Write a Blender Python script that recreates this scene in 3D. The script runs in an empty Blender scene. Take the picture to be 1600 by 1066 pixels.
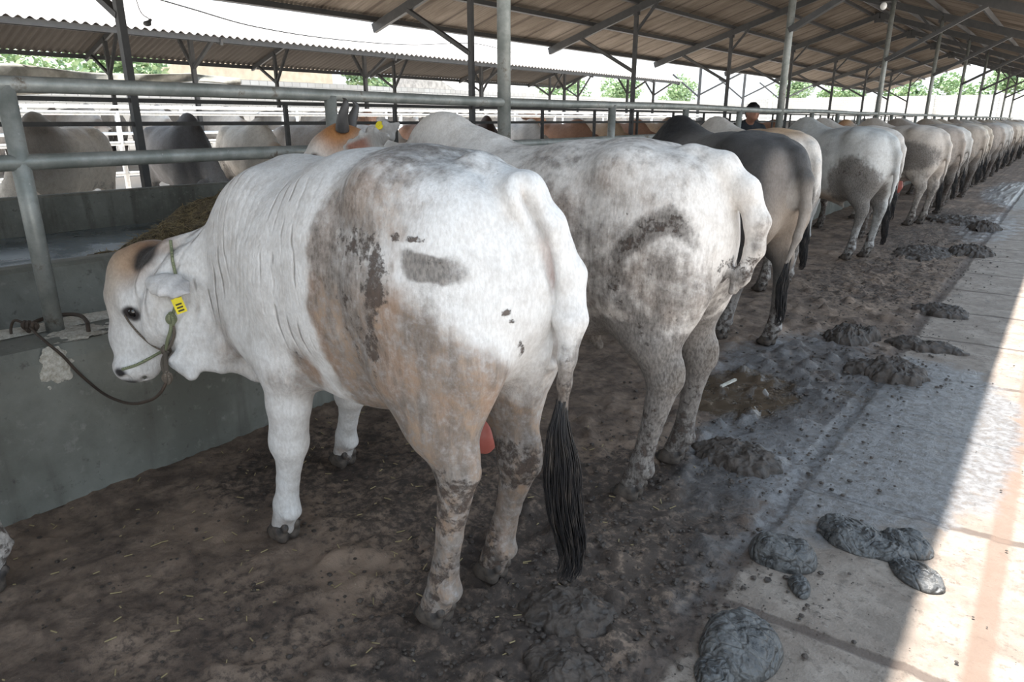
import bpy, bmesh, math, random
import numpy as np
from mathutils import Vector, Matrix
random.seed(7)
SC = bpy.context.scene
COL = SC.collection
PI = math.pi
def R_(d): return math.radians(d)

# ---------------------------------------------------------------- camera measurements (1600x1066 photograph)
FPX, PITCH, YAW, CAMH = 1078.0, math.atan(345/1078.0), math.radians(37.95), 1.5
_cp, _sp = math.cos(PITCH), math.sin(PITCH)
_H = np.array([-math.sin(YAW), math.cos(YAW), 0.]); _Rt = np.array([math.cos(YAW), math.sin(YAW), 0.]); _Z = np.array([0, 0, 1.])
_F = _cp*_H - _sp*_Z; _U = _sp*_H + _cp*_Z
def ray(u, v): return _F + (u-800)/FPX*_Rt + (533-v)/FPX*_U
def at(u, v, **k):
    """point of the measured pixel ray on the plane x=, y=, z= or at depth t="""
    d = ray(u, v); o = np.array([0, 0, CAMH])
    (a, val), = k.items()
    if a == 't': return o + d*val
    i = 'xyz'.index(a)
    return o + d*((val-o[i])/d[i])

# ---------------------------------------------------------------- objects
def link(o):
    COL.objects.link(o); return o
def tag(o, label=None, cat=None, group=None, kind=None):
    if label: o['label'] = label
    if cat: o['category'] = cat
    if group: o['group'] = group
    if kind: o['kind'] = kind
    return o
def empty(name, loc=(0, 0, 0), rz=0.0, parent=None):
    o = bpy.data.objects.new(name, None); link(o)
    o.location = loc; o.rotation_euler = (0, 0, rz); o.empty_display_size = 0.1
    if parent: o.parent = parent
    return o
def mesh_obj(name, verts, faces, mat=None, parent=None, smooth=False, loc=None):
    me = bpy.data.meshes.new(name)
    me.from_pydata([tuple(map(float, v)) for v in verts], [], [tuple(int(i) for i in f) for f in faces])
    me.update()
    if smooth: me.polygons.foreach_set('use_smooth', [True]*len(me.polygons))
    if mat: me.materials.append(mat)
    o = bpy.data.objects.new(name, me); link(o)
    if parent: o.parent = parent
    if loc is not None: o.location = loc
    return o
def np_mesh(name, V, Q, mat=None, smooth=True):
    """fast mesh of quads from arrays"""
    me = bpy.data.meshes.new(name)
    me.vertices.add(len(V)); me.vertices.foreach_set('co', np.ascontiguousarray(V, np.float32).ravel())
    me.loops.add(Q.size); me.loops.foreach_set('vertex_index', np.ascontiguousarray(Q, np.int32).ravel())
    me.polygons.add(len(Q)); me.polygons.foreach_set('loop_start', np.arange(0, Q.size, Q.shape[1], dtype=np.int32))
    me.update(calc_edges=True); me.validate()
    me.polygons.foreach_set('use_smooth', np.full(len(Q), smooth, bool))
    if mat: me.materials.append(mat)
    return me
class MB:
    """collects boxes, bars and tubes into ONE mesh"""
    def __init__(s): s.v = []; s.f = []
    def add(s, vs, fs):
        n = len(s.v); s.v += [tuple(v) for v in vs]; s.f += [tuple(i+n for i in f) for f in fs]; return s
    def box(s, a, b):
        (x0, y0, z0), (x1, y1, z1) = a, b
        return s.add([(x0, y0, z0), (x1, y0, z0), (x1, y1, z0), (x0, y1, z0), (x0, y0, z1), (x1, y0, z1), (x1, y1, z1), (x0, y1, z1)],
                     [(0, 3, 2, 1), (4, 5, 6, 7), (0, 1, 5, 4), (1, 2, 6, 5), (2, 3, 7, 6), (3, 0, 4, 7)])
    def bar(s, a, b, w, h, up=(0, 0, 1)):
        """rectangular bar from a to b; w across, h along up"""
        a = Vector(a); b = Vector(b); d = (b-a).normalized(); u = Vector(up)
        if abs(d.dot(u)) > .98: u = Vector((0, 1, 0))
        x = d.cross(u).normalized(); y = x.cross(d).normalized()
        vs = []
        for p in (a, b):
            for sx, sy in ((-1, -1), (1, -1), (1, 1), (-1, 1)): vs.append(p + x*(sx*w/2) + y*(sy*h/2))
        return s.add(vs, [(0, 1, 2, 3), (7, 6, 5, 4), (0, 4, 5, 1), (1, 5, 6, 2), (2, 6, 7, 3), (3, 7, 4, 0)])
    def angle(s, a, b, w, th=.006, up=(0, 0, 1)):
        """L-section steel"""
        a = Vector(a); b = Vector(b); d = (b-a).normalized(); u = Vector(up)
        if abs(d.dot(u)) > .98: u = Vector((0, 1, 0))
        x = d.cross(u).normalized(); y = x.cross(d).normalized()
        prof = [(-w/2, -w/2), (w/2, -w/2), (w/2, -w/2+th), (-w/2+th, -w/2+th), (-w/2+th, w/2), (-w/2, w/2)]
        vs = [p + x*px + y*py for p in (a, b) for px, py in prof]
        fs = [(i, (i+1) % 6, 6+(i+1) % 6, 6+i) for i in range(6)] + [(3, 2, 1, 0), (5, 4, 3, 0), (6, 7, 8, 9), (6, 9, 10, 11)]
        return s.add(vs, fs)
    def tube(s, pts, r, n=10, cap=True, closed=False):
        pts = [Vector(p) for p in pts]; m = len(pts)
        rr = r if hasattr(r, '__len__') else [r]*m
        base = len(s.v); prev = None
        for i, p in enumerate(pts):
            if closed: d = (pts[(i+1) % m]-pts[i-1]).normalized()
            else: d = (pts[min(i+1, m-1)]-pts[max(i-1, 0)]).normalized()
            if prev is None:
                ref = Vector((0, 0, 1)) if abs(d.z) < .9 else Vector((1, 0, 0))
                x = d.cross(ref).normalized()
            else: x = (prev - d*prev.dot(d)).normalized()
            prev = x; y = d.cross(x)
            for k in range(n):
                a = 2*PI*k/n
                s.v.append(tuple(p + x*(rr[i]*math.cos(a)) + y*(rr[i]*math.sin(a))))
        last = m if closed else m-1
        for i in range(last):
            j = (i+1) % m
            for k in range(n):
                s.f.append((base+i*n+k, base+i*n+(k+1) % n, base+j*n+(k+1) % n, base+j*n+k))
        if cap and not closed:
            s.f.append(tuple(base+k for k in reversed(range(n)))); s.f.append(tuple(base+(m-1)*n+k for k in range(n)))
        return s
    def build(s, name, mat=None, parent=None, smooth=False, loc=None):
        o = mesh_obj(name, s.v, s.f, mat, parent, smooth, loc)
        if smooth:
            for p in o.data.polygons: p.use_smooth = len(p.vertices) == 4
        return o
def copy_tree(o, parent=None):
    c = o.copy(); link(c)
    if parent: c.parent = parent
    for ch in list(o.children): copy_tree(ch, c)
    return c
def smooth_path(pts, n=8):
    """Catmull-Rom through points"""
    P = [np.array(p, float) for p in pts]; out = []
    for i in range(len(P)-1):
        p0 = P[max(i-1, 0)]; p1 = P[i]; p2 = P[i+1]; p3 = P[min(i+2, len(P)-1)]
        for k in range(n):
            t = k/n
            out.append(.5*((2*p1)+(-p0+p2)*t+(2*p0-5*p1+4*p2-p3)*t*t+(-p0+3*p1-3*p2+p3)*t**3))
    out.append(P[-1]); return out

# ---------------------------------------------------------------- numpy noise
def _hash(ix, iy, iz, seed):
    h = (ix.astype(np.int64)*374761393 + iy.astype(np.int64)*668265263 + iz.astype(np.int64)*2147483647 + seed*1274126177) & 0x7fffffff
    h = ((h ^ (h >> 13))*1274126177) & 0x7fffffff
    h = (h ^ (h >> 16)) & 0xffff
    return h.astype(np.float32)/65535.0
def vnoise(P, scale, seed=0):
    q = np.asarray(P, np.float64)*scale; i = np.floor(q).astype(np.int64); f = (q-i).astype(np.float32); f = f*f*(3-2*f)
    r = 0
    for dx in (0, 1):
        for dy in (0, 1):
            for dz in (0, 1):
                w = (f[:, 0] if dx else 1-f[:, 0])*(f[:, 1] if dy else 1-f[:, 1])*(f[:, 2] if dz else 1-f[:, 2])
                r = r + w*_hash(i[:, 0]+dx, i[:, 1]+dy, i[:, 2]+dz, seed)
    return r
def fbm(P, scale, octv=4, seed=0, gain=.5):
    r = 0; a = 1; tot = 0
    for k in range(octv):
        r = r + a*vnoise(P, scale*2**k, seed+k*17); tot += a; a *= gain
    return r/tot
def sstep(a, b, x):
    t = np.clip((x-a)/(b-a), 0, 1); return t*t*(3-2*t)

# ---------------------------------------------------------------- signed-distance modelling
class SDF:
    def __init__(s): s.prims = []
    def seg(s, a, b, ra, rb=None, lat=(0, 1, 0), k=.05, e=2.0, sub=False):
        """elliptic limb segment; radius = (lateral, up, down) or (lateral, other) or r"""
        def r3(r):
            if not hasattr(r, '__len__'): return (r, r, r)
            if len(r) == 1: return (r[0],)*3
            return (r[0], r[1], r[1]) if len(r) == 2 else tuple(r)
        s.prims.append(('seg', np.array(a, float), np.array(b, float), r3(ra), r3(rb if rb is not None else ra), np.array(lat, float), k, e, sub)); return s
    def chain(s, pts, rs, lat=(0, 1, 0), k=.05, e=2.0, kin=.015):
        for i in range(len(pts)-1): s.seg(pts[i], pts[i+1], rs[i], rs[i+1], lat, k if i == 0 else min(k, .03), e)
        return s
    def ball(s, c, r, rot=None, k=.05, sub=False, e=2.0):
        """ellipsoid, radii along the columns of rot"""
        r = (r, r, r) if not hasattr(r, '__len__') else r
        s.prims.append(('ball', np.array(c, float), np.array(r, float), np.eye(3) if rot is None else np.array(rot, float), k, e, sub)); return s
    def mesh(s, vox, pad=.04):
        lo = np.array([1e9]*3); hi = -lo
        boxes = []
        for p in s.prims:
            if p[0] == 'seg':
                m = max(max(p[3]), max(p[4])); a = np.minimum(p[1], p[2])-m; b = np.maximum(p[1], p[2])+m; k = p[6]; sub = p[8]
            else:
                m = p[2].max(); a = p[1]-m; b = p[1]+m; k = p[4]; sub = p[6]
            boxes.append((a-k-.03, b+k+.03))
            if not sub: lo = np.minimum(lo, a); hi = np.maximum(hi, b)
        lo -= pad; n = np.ceil((hi+pad-lo)/vox).astype(int)+1
        F = np.full(n, 1.0, np.float32)
        ax = [lo[i]+vox*np.arange(n[i]) for i in range(3)]
        for p, (a, b) in zip(s.prims, boxes):
            i0 = np.clip(np.floor((a-lo)/vox).astype(int), 0, n-1); i1 = np.clip(np.ceil((b-lo)/vox).astype(int)+1, 1, n)
            if np.any(i1 <= i0): continue
            X, Y, Z = np.meshgrid(ax[0][i0[0]:i1[0]], ax[1][i0[1]:i1[1]], ax[2][i0[2]:i1[2]], indexing='ij')
            X = X.astype(np.float32); Y = Y.astype(np.float32); Z = Z.astype(np.float32)
            if p[0] == 'seg':
                _, A, B, ra, rb, lat, k, e, sub = p
                d = B-A; L = np.linalg.norm(d)+1e-9; u = d/L
                l = lat-u*lat.dot(u); l = l/np.linalg.norm(l); nn = np.cross(u, l)
                if nn[2] < 0 or (abs(nn[2]) < 1e-6 and nn[0] < 0): nn = -nn
                dx, dy, dz = X-A[0], Y-A[1], Z-A[2]
                ul = dx*u[0]+dy*u[1]+dz*u[2]; t = np.clip(ul/L, 0, 1); ex = ul-t*L
                ql = dx*l[0]+dy*l[1]+dz*l[2]; qn = dx*nn[0]+dy*nn[1]+dz*nn[2]
                w = ra[0]+(rb[0]-ra[0])*t; h1 = ra[1]+(rb[1]-ra[1])*t; h2 = ra[2]+(rb[2]-ra[2])*t
                h = np.where(qn > 0, h1, h2); cap = np.minimum(w, np.minimum(h1, h2))
                q = (np.abs(ql/w)**e+np.abs(qn/h)**e+np.abs(ex/cap)**e)**(1/e)
                D = (q-1)*cap
            else:
                _, c, r, rot, k, e, sub = p
                dx, dy, dz = X-c[0], Y-c[1], Z-c[2]
                qq = 0
                for j in range(3):
                    qq = qq+np.abs((dx*rot[0, j]+dy*rot[1, j]+dz*rot[2, j])/r[j])**e
                D = (qq**(1/e)-1)*r.min()
            G = F[i0[0]:i1[0], i0[1]:i1[1], i0[2]:i1[2]]
            if sub:
                h = np.maximum(k-np.abs(-D-G), 0)/k; G[...] = np.maximum(G, -D)+h*h*k*.25
            else:
                h = np.maximum(k-np.abs(D-G), 0)/k; G[...] = np.minimum(G, D)-h*h*k*.25
        return surface_net(F, lo, vox)
def surface_net(F, lo, vox):
    S = F < 0
    n = np.array(F.shape)
    c = [S[i:n[0]-1+i, j:n[1]-1+j, k:n[2]-1+k] for i in (0, 1) for j in (0, 1) for k in (0, 1)]
    cnt = sum(x.astype(np.int8) for x in c); act = (cnt > 0) & (cnt < 8)
    idx = np.argwhere(act); vid = np.full(act.shape, -1, np.int32); vid[act] = np.arange(len(idx))
    acc = np.zeros((len(idx), 3), np.float32); wt = np.zeros(len(idx), np.float32)
    cor = [(i, j, k) for i in (0, 1) for j in (0, 1) for k in (0, 1)]
    val = {q: F[idx[:, 0]+q[0], idx[:, 1]+q[1], idx[:, 2]+q[2]] for q in cor}
    for a in cor:
        for d in range(3):
            if a[d]: continue
            b = list(a); b[d] = 1; b = tuple(b)
            fa, fb = val[a], val[b]; m = (fa < 0) != (fb < 0)
            t = np.where(m, fa/np.where(fa == fb, 1, fa-fb), 0)
            pos = np.tile(np.array(a, np.float32), (len(idx), 1)); pos[:, d] = t
            acc += pos*m[:, None]; wt += m
    V = lo + vox*(idx+acc/wt[:, None])
    Q = []
    for d in range(3):
        o = [x for x in range(3) if x != d]
        sl0 = [slice(1, -1)]*3; sl1 = [slice(1, -1)]*3
        sl0[d] = slice(0, n[d]-1); sl1[d] = slice(1, n[d])
        A, B = S[tuple(sl0)], S[tuple(sl1)]
        e = np.argwhere(A != B); e0 = e.copy()
        off = np.ones(3, int); off[d] = 0; e = e+off
        flip = A[tuple(e0.T)]
        def cell(da, db):
            q = e.copy(); q[:, o[0]] -= da; q[:, o[1]] -= db; return vid[tuple(q.T)]
        q = np.stack([cell(0, 0), cell(1, 0), cell(1, 1), cell(0, 1)], 1)
        if d == 1: flip = ~flip
        q = np.where(flip[:, None], q, q[:, ::-1])
        Q.append(q)
    Q = np.concatenate(Q); Q = Q[(Q >= 0).all(1)]
    return V, Q
def relax(V, Q, it=2, f=.5):
    e = np.concatenate([Q[:, [0, 1]], Q[:, [1, 2]], Q[:, [2, 3]], Q[:, [3, 0]]])
    for _ in range(it):
        s = np.zeros_like(V); c = np.zeros(len(V))
        for a, b in ((0, 1), (1, 0)):
            for j in range(3): s[:, j] += np.bincount(e[:, a], V[e[:, b], j], len(V))
            c += np.bincount(e[:, a], minlength=len(V))
        V = V*(1-f)+f*s/np.maximum(c, 1)[:, None]
    return V
def vnormals(V, Q):
    n = np.cross(V[Q[:, 2]]-V[Q[:, 0]], V[Q[:, 3]]-V[Q[:, 1]])
    N = np.zeros_like(V)
    for k in range(4):
        for j in range(3): N[:, j] += np.bincount(Q[:, k], n[:, j], len(V))
    return N/np.maximum(np.linalg.norm(N, axis=1), 1e-9)[:, None]
def set_color(me, name, C, alpha=1.0):
    at_ = me.attributes.new(name, 'FLOAT_COLOR', 'POINT')
    C = np.asarray(C, np.float32)
    if C.shape[1] == 3: C = np.concatenate([C, np.full((len(C), 1), alpha, np.float32)], 1)
    at_.data.foreach_set('color', np.ascontiguousarray(C).ravel())
# ---------------------------------------------------------------- materials
M = {}
class NT:
    """tiny node helper"""
    def __init__(s, name, rough=.7, metal=0.0, spec=.5):
        s.m = bpy.data.materials.new(name); s.m.use_nodes = True; s.t = s.m.node_tree; s.n = s.t.nodes
        s.b = s.n['Principled BSDF']; s.b.inputs['Roughness'].default_value = rough; s.b.inputs['Metallic'].default_value = metal
        s.b.inputs['Specular IOR Level'].default_value = spec
        s.tc = s.n.new('ShaderNodeTexCoord'); M[name] = s.m
    def put(s, inp, v):
        if hasattr(v, 'is_output'): s.t.links.new(v, inp)
        elif isinstance(v, (tuple, list)) and len(v) == 3 and inp.type == 'RGBA': inp.default_value = (*v, 1)
        else: inp.default_value = v
    def map(s, src='Object', scale=(1, 1, 1), rot=(0, 0, 0), loc=(0, 0, 0)):
        n = s.n.new('ShaderNodeMapping'); s.t.links.new(s.tc.outputs[src] if isinstance(src, str) else src, n.inputs[0])
        n.inputs['Scale'].default_value = scale; n.inputs['Rotation'].default_value = rot; n.inputs['Location'].default_value = loc
        return n.outputs[0]
    def noise(s, vec, scale=5, detail=5, rough=.55, dist=0, col=False):
        n = s.n.new('ShaderNodeTexNoise'); s.put(n.inputs['Vector'], vec)
        for k, v in (('Scale', scale), ('Detail', detail), ('Roughness', rough), ('Distortion', dist)): n.inputs[k].default_value = v
        return n.outputs['Color' if col else 'Fac']
    def voro(s, vec, scale=5, feat='F1', rnd=1, out='Distance'):
        n = s.n.new('ShaderNodeTexVoronoi'); n.feature = feat; s.put(n.inputs['Vector'], vec)
        n.inputs['Scale'].default_value = scale; n.inputs['Randomness'].default_value = rnd
        return n.outputs[out]
    def wave(s, vec, scale=5, dist=0, detail=2, dscale=1, direction='X', kind='BANDS', prof='SIN'):
        n = s.n.new('ShaderNodeTexWave'); s.put(n.inputs['Vector'], vec); n.wave_type = kind; n.wave_profile = prof
        if kind == 'BANDS': n.bands_direction = direction
        for k, v in (('Scale', scale), ('Distortion', dist), ('Detail', detail), ('Detail Scale', dscale)): n.inputs[k].default_value = v
        return n.outputs['Fac']
    def math(s, op, a, b=0.0, c=None):
        n = s.n.new('ShaderNodeMath'); n.operation = op; s.put(n.inputs[0], a); s.put(n.inputs[1], b)
        if c is not None: s.put(n.inputs[2], c)
        return n.outputs[0]
    def ramp(s, fac, a, b, lo=0.0, hi=1.0):
        n = s.n.new('ShaderNodeMapRange'); n.interpolation_type = 'SMOOTHSTEP'; s.put(n.inputs[0], fac)
        n.inputs[1].default_value = a; n.inputs[2].default_value = b; n.inputs[3].default_value = lo; n.inputs[4].default_value = hi
        return n.outputs[0]
    def mix(s, fac, a, b, mode='MIX'):
        n = s.n.new('ShaderNodeMix'); n.data_type = 'RGBA'; n.blend_type = mode; n.clamp_factor = True
        s.put(n.inputs['Factor'], fac); s.put(n.inputs[6], a); s.put(n.inputs[7], b); return n.outputs[2]
    def attr(s, name, out='Color'):
        n = s.n.new('ShaderNodeAttribute'); n.attribute_name = name; return n.outputs[out]
    def sep(s, v):
        n = s.n.new('ShaderNodeSeparateXYZ'); s.put(n.inputs[0], v); return n.outputs
    def bump(s, h, strength=.5, dist=.01, prev=None):
        n = s.n.new('ShaderNodeBump'); s.put(n.inputs['Height'], h); n.inputs['Strength'].default_value = strength; n.inputs['Distance'].default_value = dist
        if prev is not None: s.put(n.inputs['Normal'], prev)
        return n.outputs[0]
    def out(s, col=None, rough=None, nrm=None):
        if col is not None: s.put(s.b.inputs['Base Color'], col)
        if rough is not None: s.put(s.b.inputs['Roughness'], rough)
        if nrm is not None: s.put(s.b.inputs['Normal'], nrm)
        return s.m
def plain(name, col, rough=.7, metal=0, var=.12, scale=12, bump=.0, spec=.5):
    k = NT(name, rough, metal, spec); v = k.map()
    n = k.noise(v, scale, 5); c2 = tuple(min(1, x*(1-var*2)) for x in col); c3 = tuple(min(1, x*(1+var*1.5)) for x in col)
    c = k.mix(k.ramp(n, .3, .7), c2, c3)
    k.out(c, None, k.bump(k.noise(v, scale*5, 4), bump, .01) if bump else None); return k.m

def make_materials():
    # cattle hide: coat colour from the animal's own pattern, dried mud broken up by noise
    k = NT('hide', .68, 0, .35); v = k.map()
    coat = k.attr('coat'); d = k.sep(k.attr('dirt'))
    oi = k.n.new('ShaderNodeObjectInfo')
    base = k.mix(1.0, coat, oi.outputs['Color'], 'MULTIPLY')
    n1 = k.noise(v, 7, 8, .62); n2 = k.noise(v, 34, 7, .7); n3 = k.noise(k.map(scale=(1, 1, .45)), 120, 4, .6)
    mott = k.noise(v, 16, 6, .65)
    base = k.mix(k.ramp(mott, .40, .7, 0, .42), base, k.mix(1.0, base, (.62, .58, .55), 'MULTIPLY'))
    base = k.mix(k.ramp(n3, .35, .65, 0, .3), base, k.mix(1.0, base, (.55, .52, .5), 'MULTIPLY'))
    dn = k.attr('dirt', 'Alpha'); streak = k.noise(k.map(scale=(1, 1, .22)), 26, 6, .62)
    tan = k.math('ADD', d[0], k.math('MULTIPLY', k.math('SUBTRACT', n1, .5), 1.0)); tan = k.math('ADD', tan, k.math('MULTIPLY', k.math('SUBTRACT', streak, .5), .5))
    tanf = k.math('MULTIPLY', k.ramp(tan, .2, .85), k.ramp(n2, .25, .6, .62, 1))
    tcol = k.mix(k.ramp(n2, .35, .65), (.105, .062, .035), (.285, .185, .112)); tcol = k.mix(k.ramp(streak, .38, .62, 0, .75), tcol, (.075, .050, .034)); tcol = k.mix(k.ramp(n1, .52, .66, 0, .6), tcol, (.22, .19, .165)); tcol = k.mix(k.ramp(k.noise(v, 4.5, 5), .5, .68, 0, .7), tcol, (.255, .135, .065))
    c = k.mix(k.math('MULTIPLY', tanf, .88), base, tcol)
    gre = k.math('ADD', d[2], k.math('MULTIPLY', k.math('SUBTRACT', n2, .5), .7)); gre = k.math('ADD', gre, k.math('MULTIPLY', k.math('SUBTRACT', streak, .5), .7)); gre = k.math('ADD', gre, k.math('MULTIPLY', k.math('SUBTRACT', n1, .5), .6))
    gref = k.ramp(gre, .27, .78)
    c = k.mix(k.math('MULTIPLY', gref, .88), c, k.mix(k.ramp(n3, .3, .7), (.062, .052, .046), (.215, .195, .175)))
    dk = k.math('ADD', d[1], k.math('MULTIPLY', k.math('SUBTRACT', k.noise(v, 26, 8, .75), .5), 1.5))
    dkf = k.ramp(dk, .52, .68)
    c = k.mix(k.math('MULTIPLY', dkf, .92), c, k.mix(n3, (.035, .024, .018), (.10, .07, .055)))
    h = k.math('ADD', k.math('MULTIPLY', n3, .5), k.math('ADD', k.math('MULTIPLY', n2, .6), k.math('MULTIPLY', dkf, .8)))
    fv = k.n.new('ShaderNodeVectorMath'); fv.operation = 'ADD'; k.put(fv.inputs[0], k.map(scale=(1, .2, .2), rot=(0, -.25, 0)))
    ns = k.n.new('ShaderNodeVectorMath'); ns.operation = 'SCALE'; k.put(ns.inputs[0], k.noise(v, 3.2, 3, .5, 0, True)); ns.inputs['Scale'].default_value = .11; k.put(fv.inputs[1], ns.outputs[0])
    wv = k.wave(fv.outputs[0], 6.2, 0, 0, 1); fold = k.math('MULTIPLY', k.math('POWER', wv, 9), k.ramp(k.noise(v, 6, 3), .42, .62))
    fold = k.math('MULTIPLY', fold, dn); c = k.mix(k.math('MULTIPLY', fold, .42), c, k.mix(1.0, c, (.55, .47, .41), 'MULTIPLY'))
    k.out(c, k.ramp(n2, .3, .7, .6, .85), k.bump(k.math('SUBTRACT', 0, fold), .7, .018, k.bump(h, .7, .007)))
    k.b.inputs['Sheen Weight'].default_value = .06
    k = NT('hoof', .65); v = k.map(); n = k.noise(v, 30, 6)
    k.out(k.mix(k.ramp(n, .35, .65), (.028, .024, .022), (.10, .08, .065)), None, k.bump(n, .5, .006))
    k = NT('horn', .45); n = k.noise(k.map(scale=(1, 1, .3)), 40, 4)
    k.out(k.mix(n, (.028, .026, .027), (.095, .088, .083)), None, k.bump(n, .3, .003))
    k = NT('switch', .55); oi = k.n.new('ShaderNodeObjectInfo'); n = k.noise(k.map(scale=(3, 3, .6)), 22, 3)
    k.out(k.mix(k.ramp(n, .45, .75), (.010, .010, .012), (.075, .062, .052)))
    k = NT('eye', .08, 0, .8); k.out((.008, .006, .006))
    k = NT('flesh', .45); n = k.noise(k.map(), 14, 4); k.out(k.mix(n, (.36, .085, .07), (.58, .2, .16)), None, k.bump(n, .3, .005))
    plain('tag_yellow', (.75, .62, .03), .5, var=.06)
    plain('tag_orange', (.62, .17, .03), .5, var=.06)
    plain('ink', (.05, .045, .02), .6, var=.02)
    # rope
    for nm, a, b in (('rope_green', (.12, .15, .08), (.30, .31, .19)), ('rope_brown', (.075, .06, .045), (.2, .165, .13))):
        k = NT(nm, .85); w = k.wave(k.map(rot=(.6, .6, .6)), 130, 1.0, 2, 3); k.out(k.mix(w, a, b), None, k.bump(w, .6, .003))
    # weathered painted pipe
    k = NT('pipe_grey', .48, .35); v = k.map(); n = k.noise(v, 6, 8, .65); n2 = k.noise(v, 45, 6, .7)
    c = k.mix(k.ramp(n, .35, .65), (.185, .20, .185), (.315, .325, .305)); c = k.mix(k.ramp(n2, .62, .75), c, (.42, .42, .40))
    c = k.mix(k.math('MULTIPLY', k.ramp(n, .56, .7), k.ramp(n2, .4, .55)), c, (.115, .085, .06))
    k.out(c, k.ramp(n2, .3, .7, .35, .6), k.bump(n2, .25, .004))
    k = NT('pipe_dark', .55, .3); n = k.noise(k.map(), 14, 6); k.out(k.mix(n, (.03, .03, .03), (.085, .08, .075)), None, k.bump(n, .3, .004))
    k = NT('pipe_white', .4); n = k.noise(k.map(), 20, 5); k.out(k.mix(k.ramp(n, .3, .8), (.78, .79, .79), (.6, .6, .58)))
    k = NT('steel_dark', .6, .2); n = k.noise(k.map(), 9, 6); k.out(k.mix(n, (.045, .047, .05), (.10, .098, .095)), None, k.bump(n, .2, .004))
    k = NT('iron_rusty', .75, .3); n = k.noise(k.map(), 40, 6); k.out(k.mix(n, (.03, .025, .022), (.10, .07, .05)), None, k.bump(n, .5, .004))
    # corrugated roof sheets: weathered asbestos cement
    k = NT('roof_sheet', .8, 0, .2); v = k.map(); n = k.noise(k.map(scale=(.25, 1, 1)), 1.2, 6, .65); n2 = k.noise(k.map(scale=(.35, 5, 1)), 3, 5)
    sx = k.math('FRACT', k.math('MULTIPLY', k.sep(v)[0], .62)); lap = k.math('LESS_THAN', sx, .02)
    sy = k.math('FRACT', k.math('MULTIPLY', k.sep(v)[1], .98))
    c = k.mix(k.ramp(n, .3, .7), (.155, .125, .098), (.265, .225, .185)); c = k.mix(k.ramp(n2, .45, .75, 0, .55), c, (.095, .075, .06))
    c = k.mix(k.math('MULTIPLY', k.ramp(k.math('ABSOLUTE', k.math('SUBTRACT', sy, .5)), .0, .10, 1, 0), .62), c, (.05, .037, .03))  # dark bands put the shading of the sheet overlaps into the colour
    k.out(c, None, k.bump(n2, .2, .01))
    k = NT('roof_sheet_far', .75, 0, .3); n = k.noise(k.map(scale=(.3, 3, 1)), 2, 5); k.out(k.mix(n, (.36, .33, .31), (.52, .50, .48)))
    # concrete of the troughs
    k = NT('concrete', .75, 0, .35); v = k.map('Object'); n = k.noise(v, 1.6, 8, .62); n2 = k.noise(v, 17, 7, .68); st = k.noise(k.map(scale=(5, 5, .6)), 1.4, 5)
    c = k.mix(k.ramp(n, .35, .68), (.112, .114, .098), (.21, .215, .19)); c = k.mix(k.ramp(st, .5, .7, 0, .6), c, (.075, .07, .058))
    c = k.mix(k.ramp(n2, .56, .74, 0, .5), c, (.29, .285, .26)); c = k.mix(k.ramp(n2, .3, .42, .6, 0), c, (.05, .045, .038))
    k.out(c, None, k.bump(k.math('ADD', n2, n), .5, .012))
    k = NT('concrete_wet_sky', .22, 0, .5); v = k.map('Object'); n = k.noise(v, 1.1, 7, .6); n2 = k.noise(v, 12, 6)
    c = k.mix(k.ramp(n, .4, .6), (.06, .075, .085), (.20, .25, .285)); k.out(c, k.ramp(n, .4, .6, .35, .16), k.bump(n2, .2, .006))  # blue in the base colour stands in for sky reflected on the wet alley
    k = NT('dried_feed', .9); v = k.map(); n = k.noise(v, 60, 6, .7)
    k.out(k.mix(k.ramp(n, .3, .7), (.34, .31, .25), (.62, .6, .54)), None, k.bump(n, .8, .008))
    k = NT('feed', .95); v = k.map(); n = k.noise(v, 25, 6, .7); n2 = k.voro(v, 70)
    k.out(k.mix(k.ramp(n, .3, .7), (.065, .048, .026), (.24, .185, .095)), None, k.bump(k.math('ADD', n, n2), 1, .03))
    k = NT('straw', .8); oi = k.n.new('ShaderNodeObjectInfo'); k.out(k.mix(k.noise(k.map(), 8, 2), (.2, .15, .075), (.42, .34, .18)))
    k = NT('manure', .36, 0, .5); v = k.map(); n = k.noise(v, 20, 6, .65, .6); n2 = k.noise(v, 90, 4)
    cr = k.voro(k.map(scale=(1, 2.2, .5), rot=(0, 0, .6)), 11, 'DISTANCE_TO_EDGE'); wv = k.wave(v, 15, 5, 3, 1.3, kind='RINGS'); k.out(k.mix(k.ramp(n, .3, .7), (.030, .030, .030), (.115, .113, .108)), k.ramp(n, .3, .7, .22, .5), k.bump(k.math('ADD', k.math('ADD', n, k.math('MULTIPLY', wv, .45)), k.math('ADD', k.math('MULTIPLY', n2, .3), k.ramp(cr, 0, .07, -.35, 0))), .8, .012))
    k = NT('mud', .6, 0, .4); v = k.map(); n = k.noise(v, 25, 6, .65)
    k.out(k.mix(k.ramp(n, .3, .7), (.030, .024, .020), (.085, .066, .053)), k.ramp(n, .3, .7, .4, .85), k.bump(n, .8, .012))
    k = NT('brick_wall', .85); v = k.map(scale=(1, 1, 1))
    br = k.n.new('ShaderNodeTexBrick'); k.put(br.inputs['Vector'], k.attr('uvw', 'Vector')); br.inputs['Scale'].default_value = 1.0
    br.inputs['Brick Width'].default_value = .42; br.inputs['Row Height'].default_value = .21; br.inputs['Mortar Size'].default_value = .018
    for kk, vv in (('Color1', (.52, .50, .47, 1)), ('Color2', (.62, .61, .58, 1)), ('Mortar', (.33, .32, .3, 1))): br.inputs[kk].default_value = vv
    n = k.noise(v, .8, 6); k.out(k.mix(k.ramp(n, .4, .75, 0, .5), br.outputs['Color'], (.36, .34, .3)), None, k.bump(br.outputs['Fac'], -.3, .01))
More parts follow.
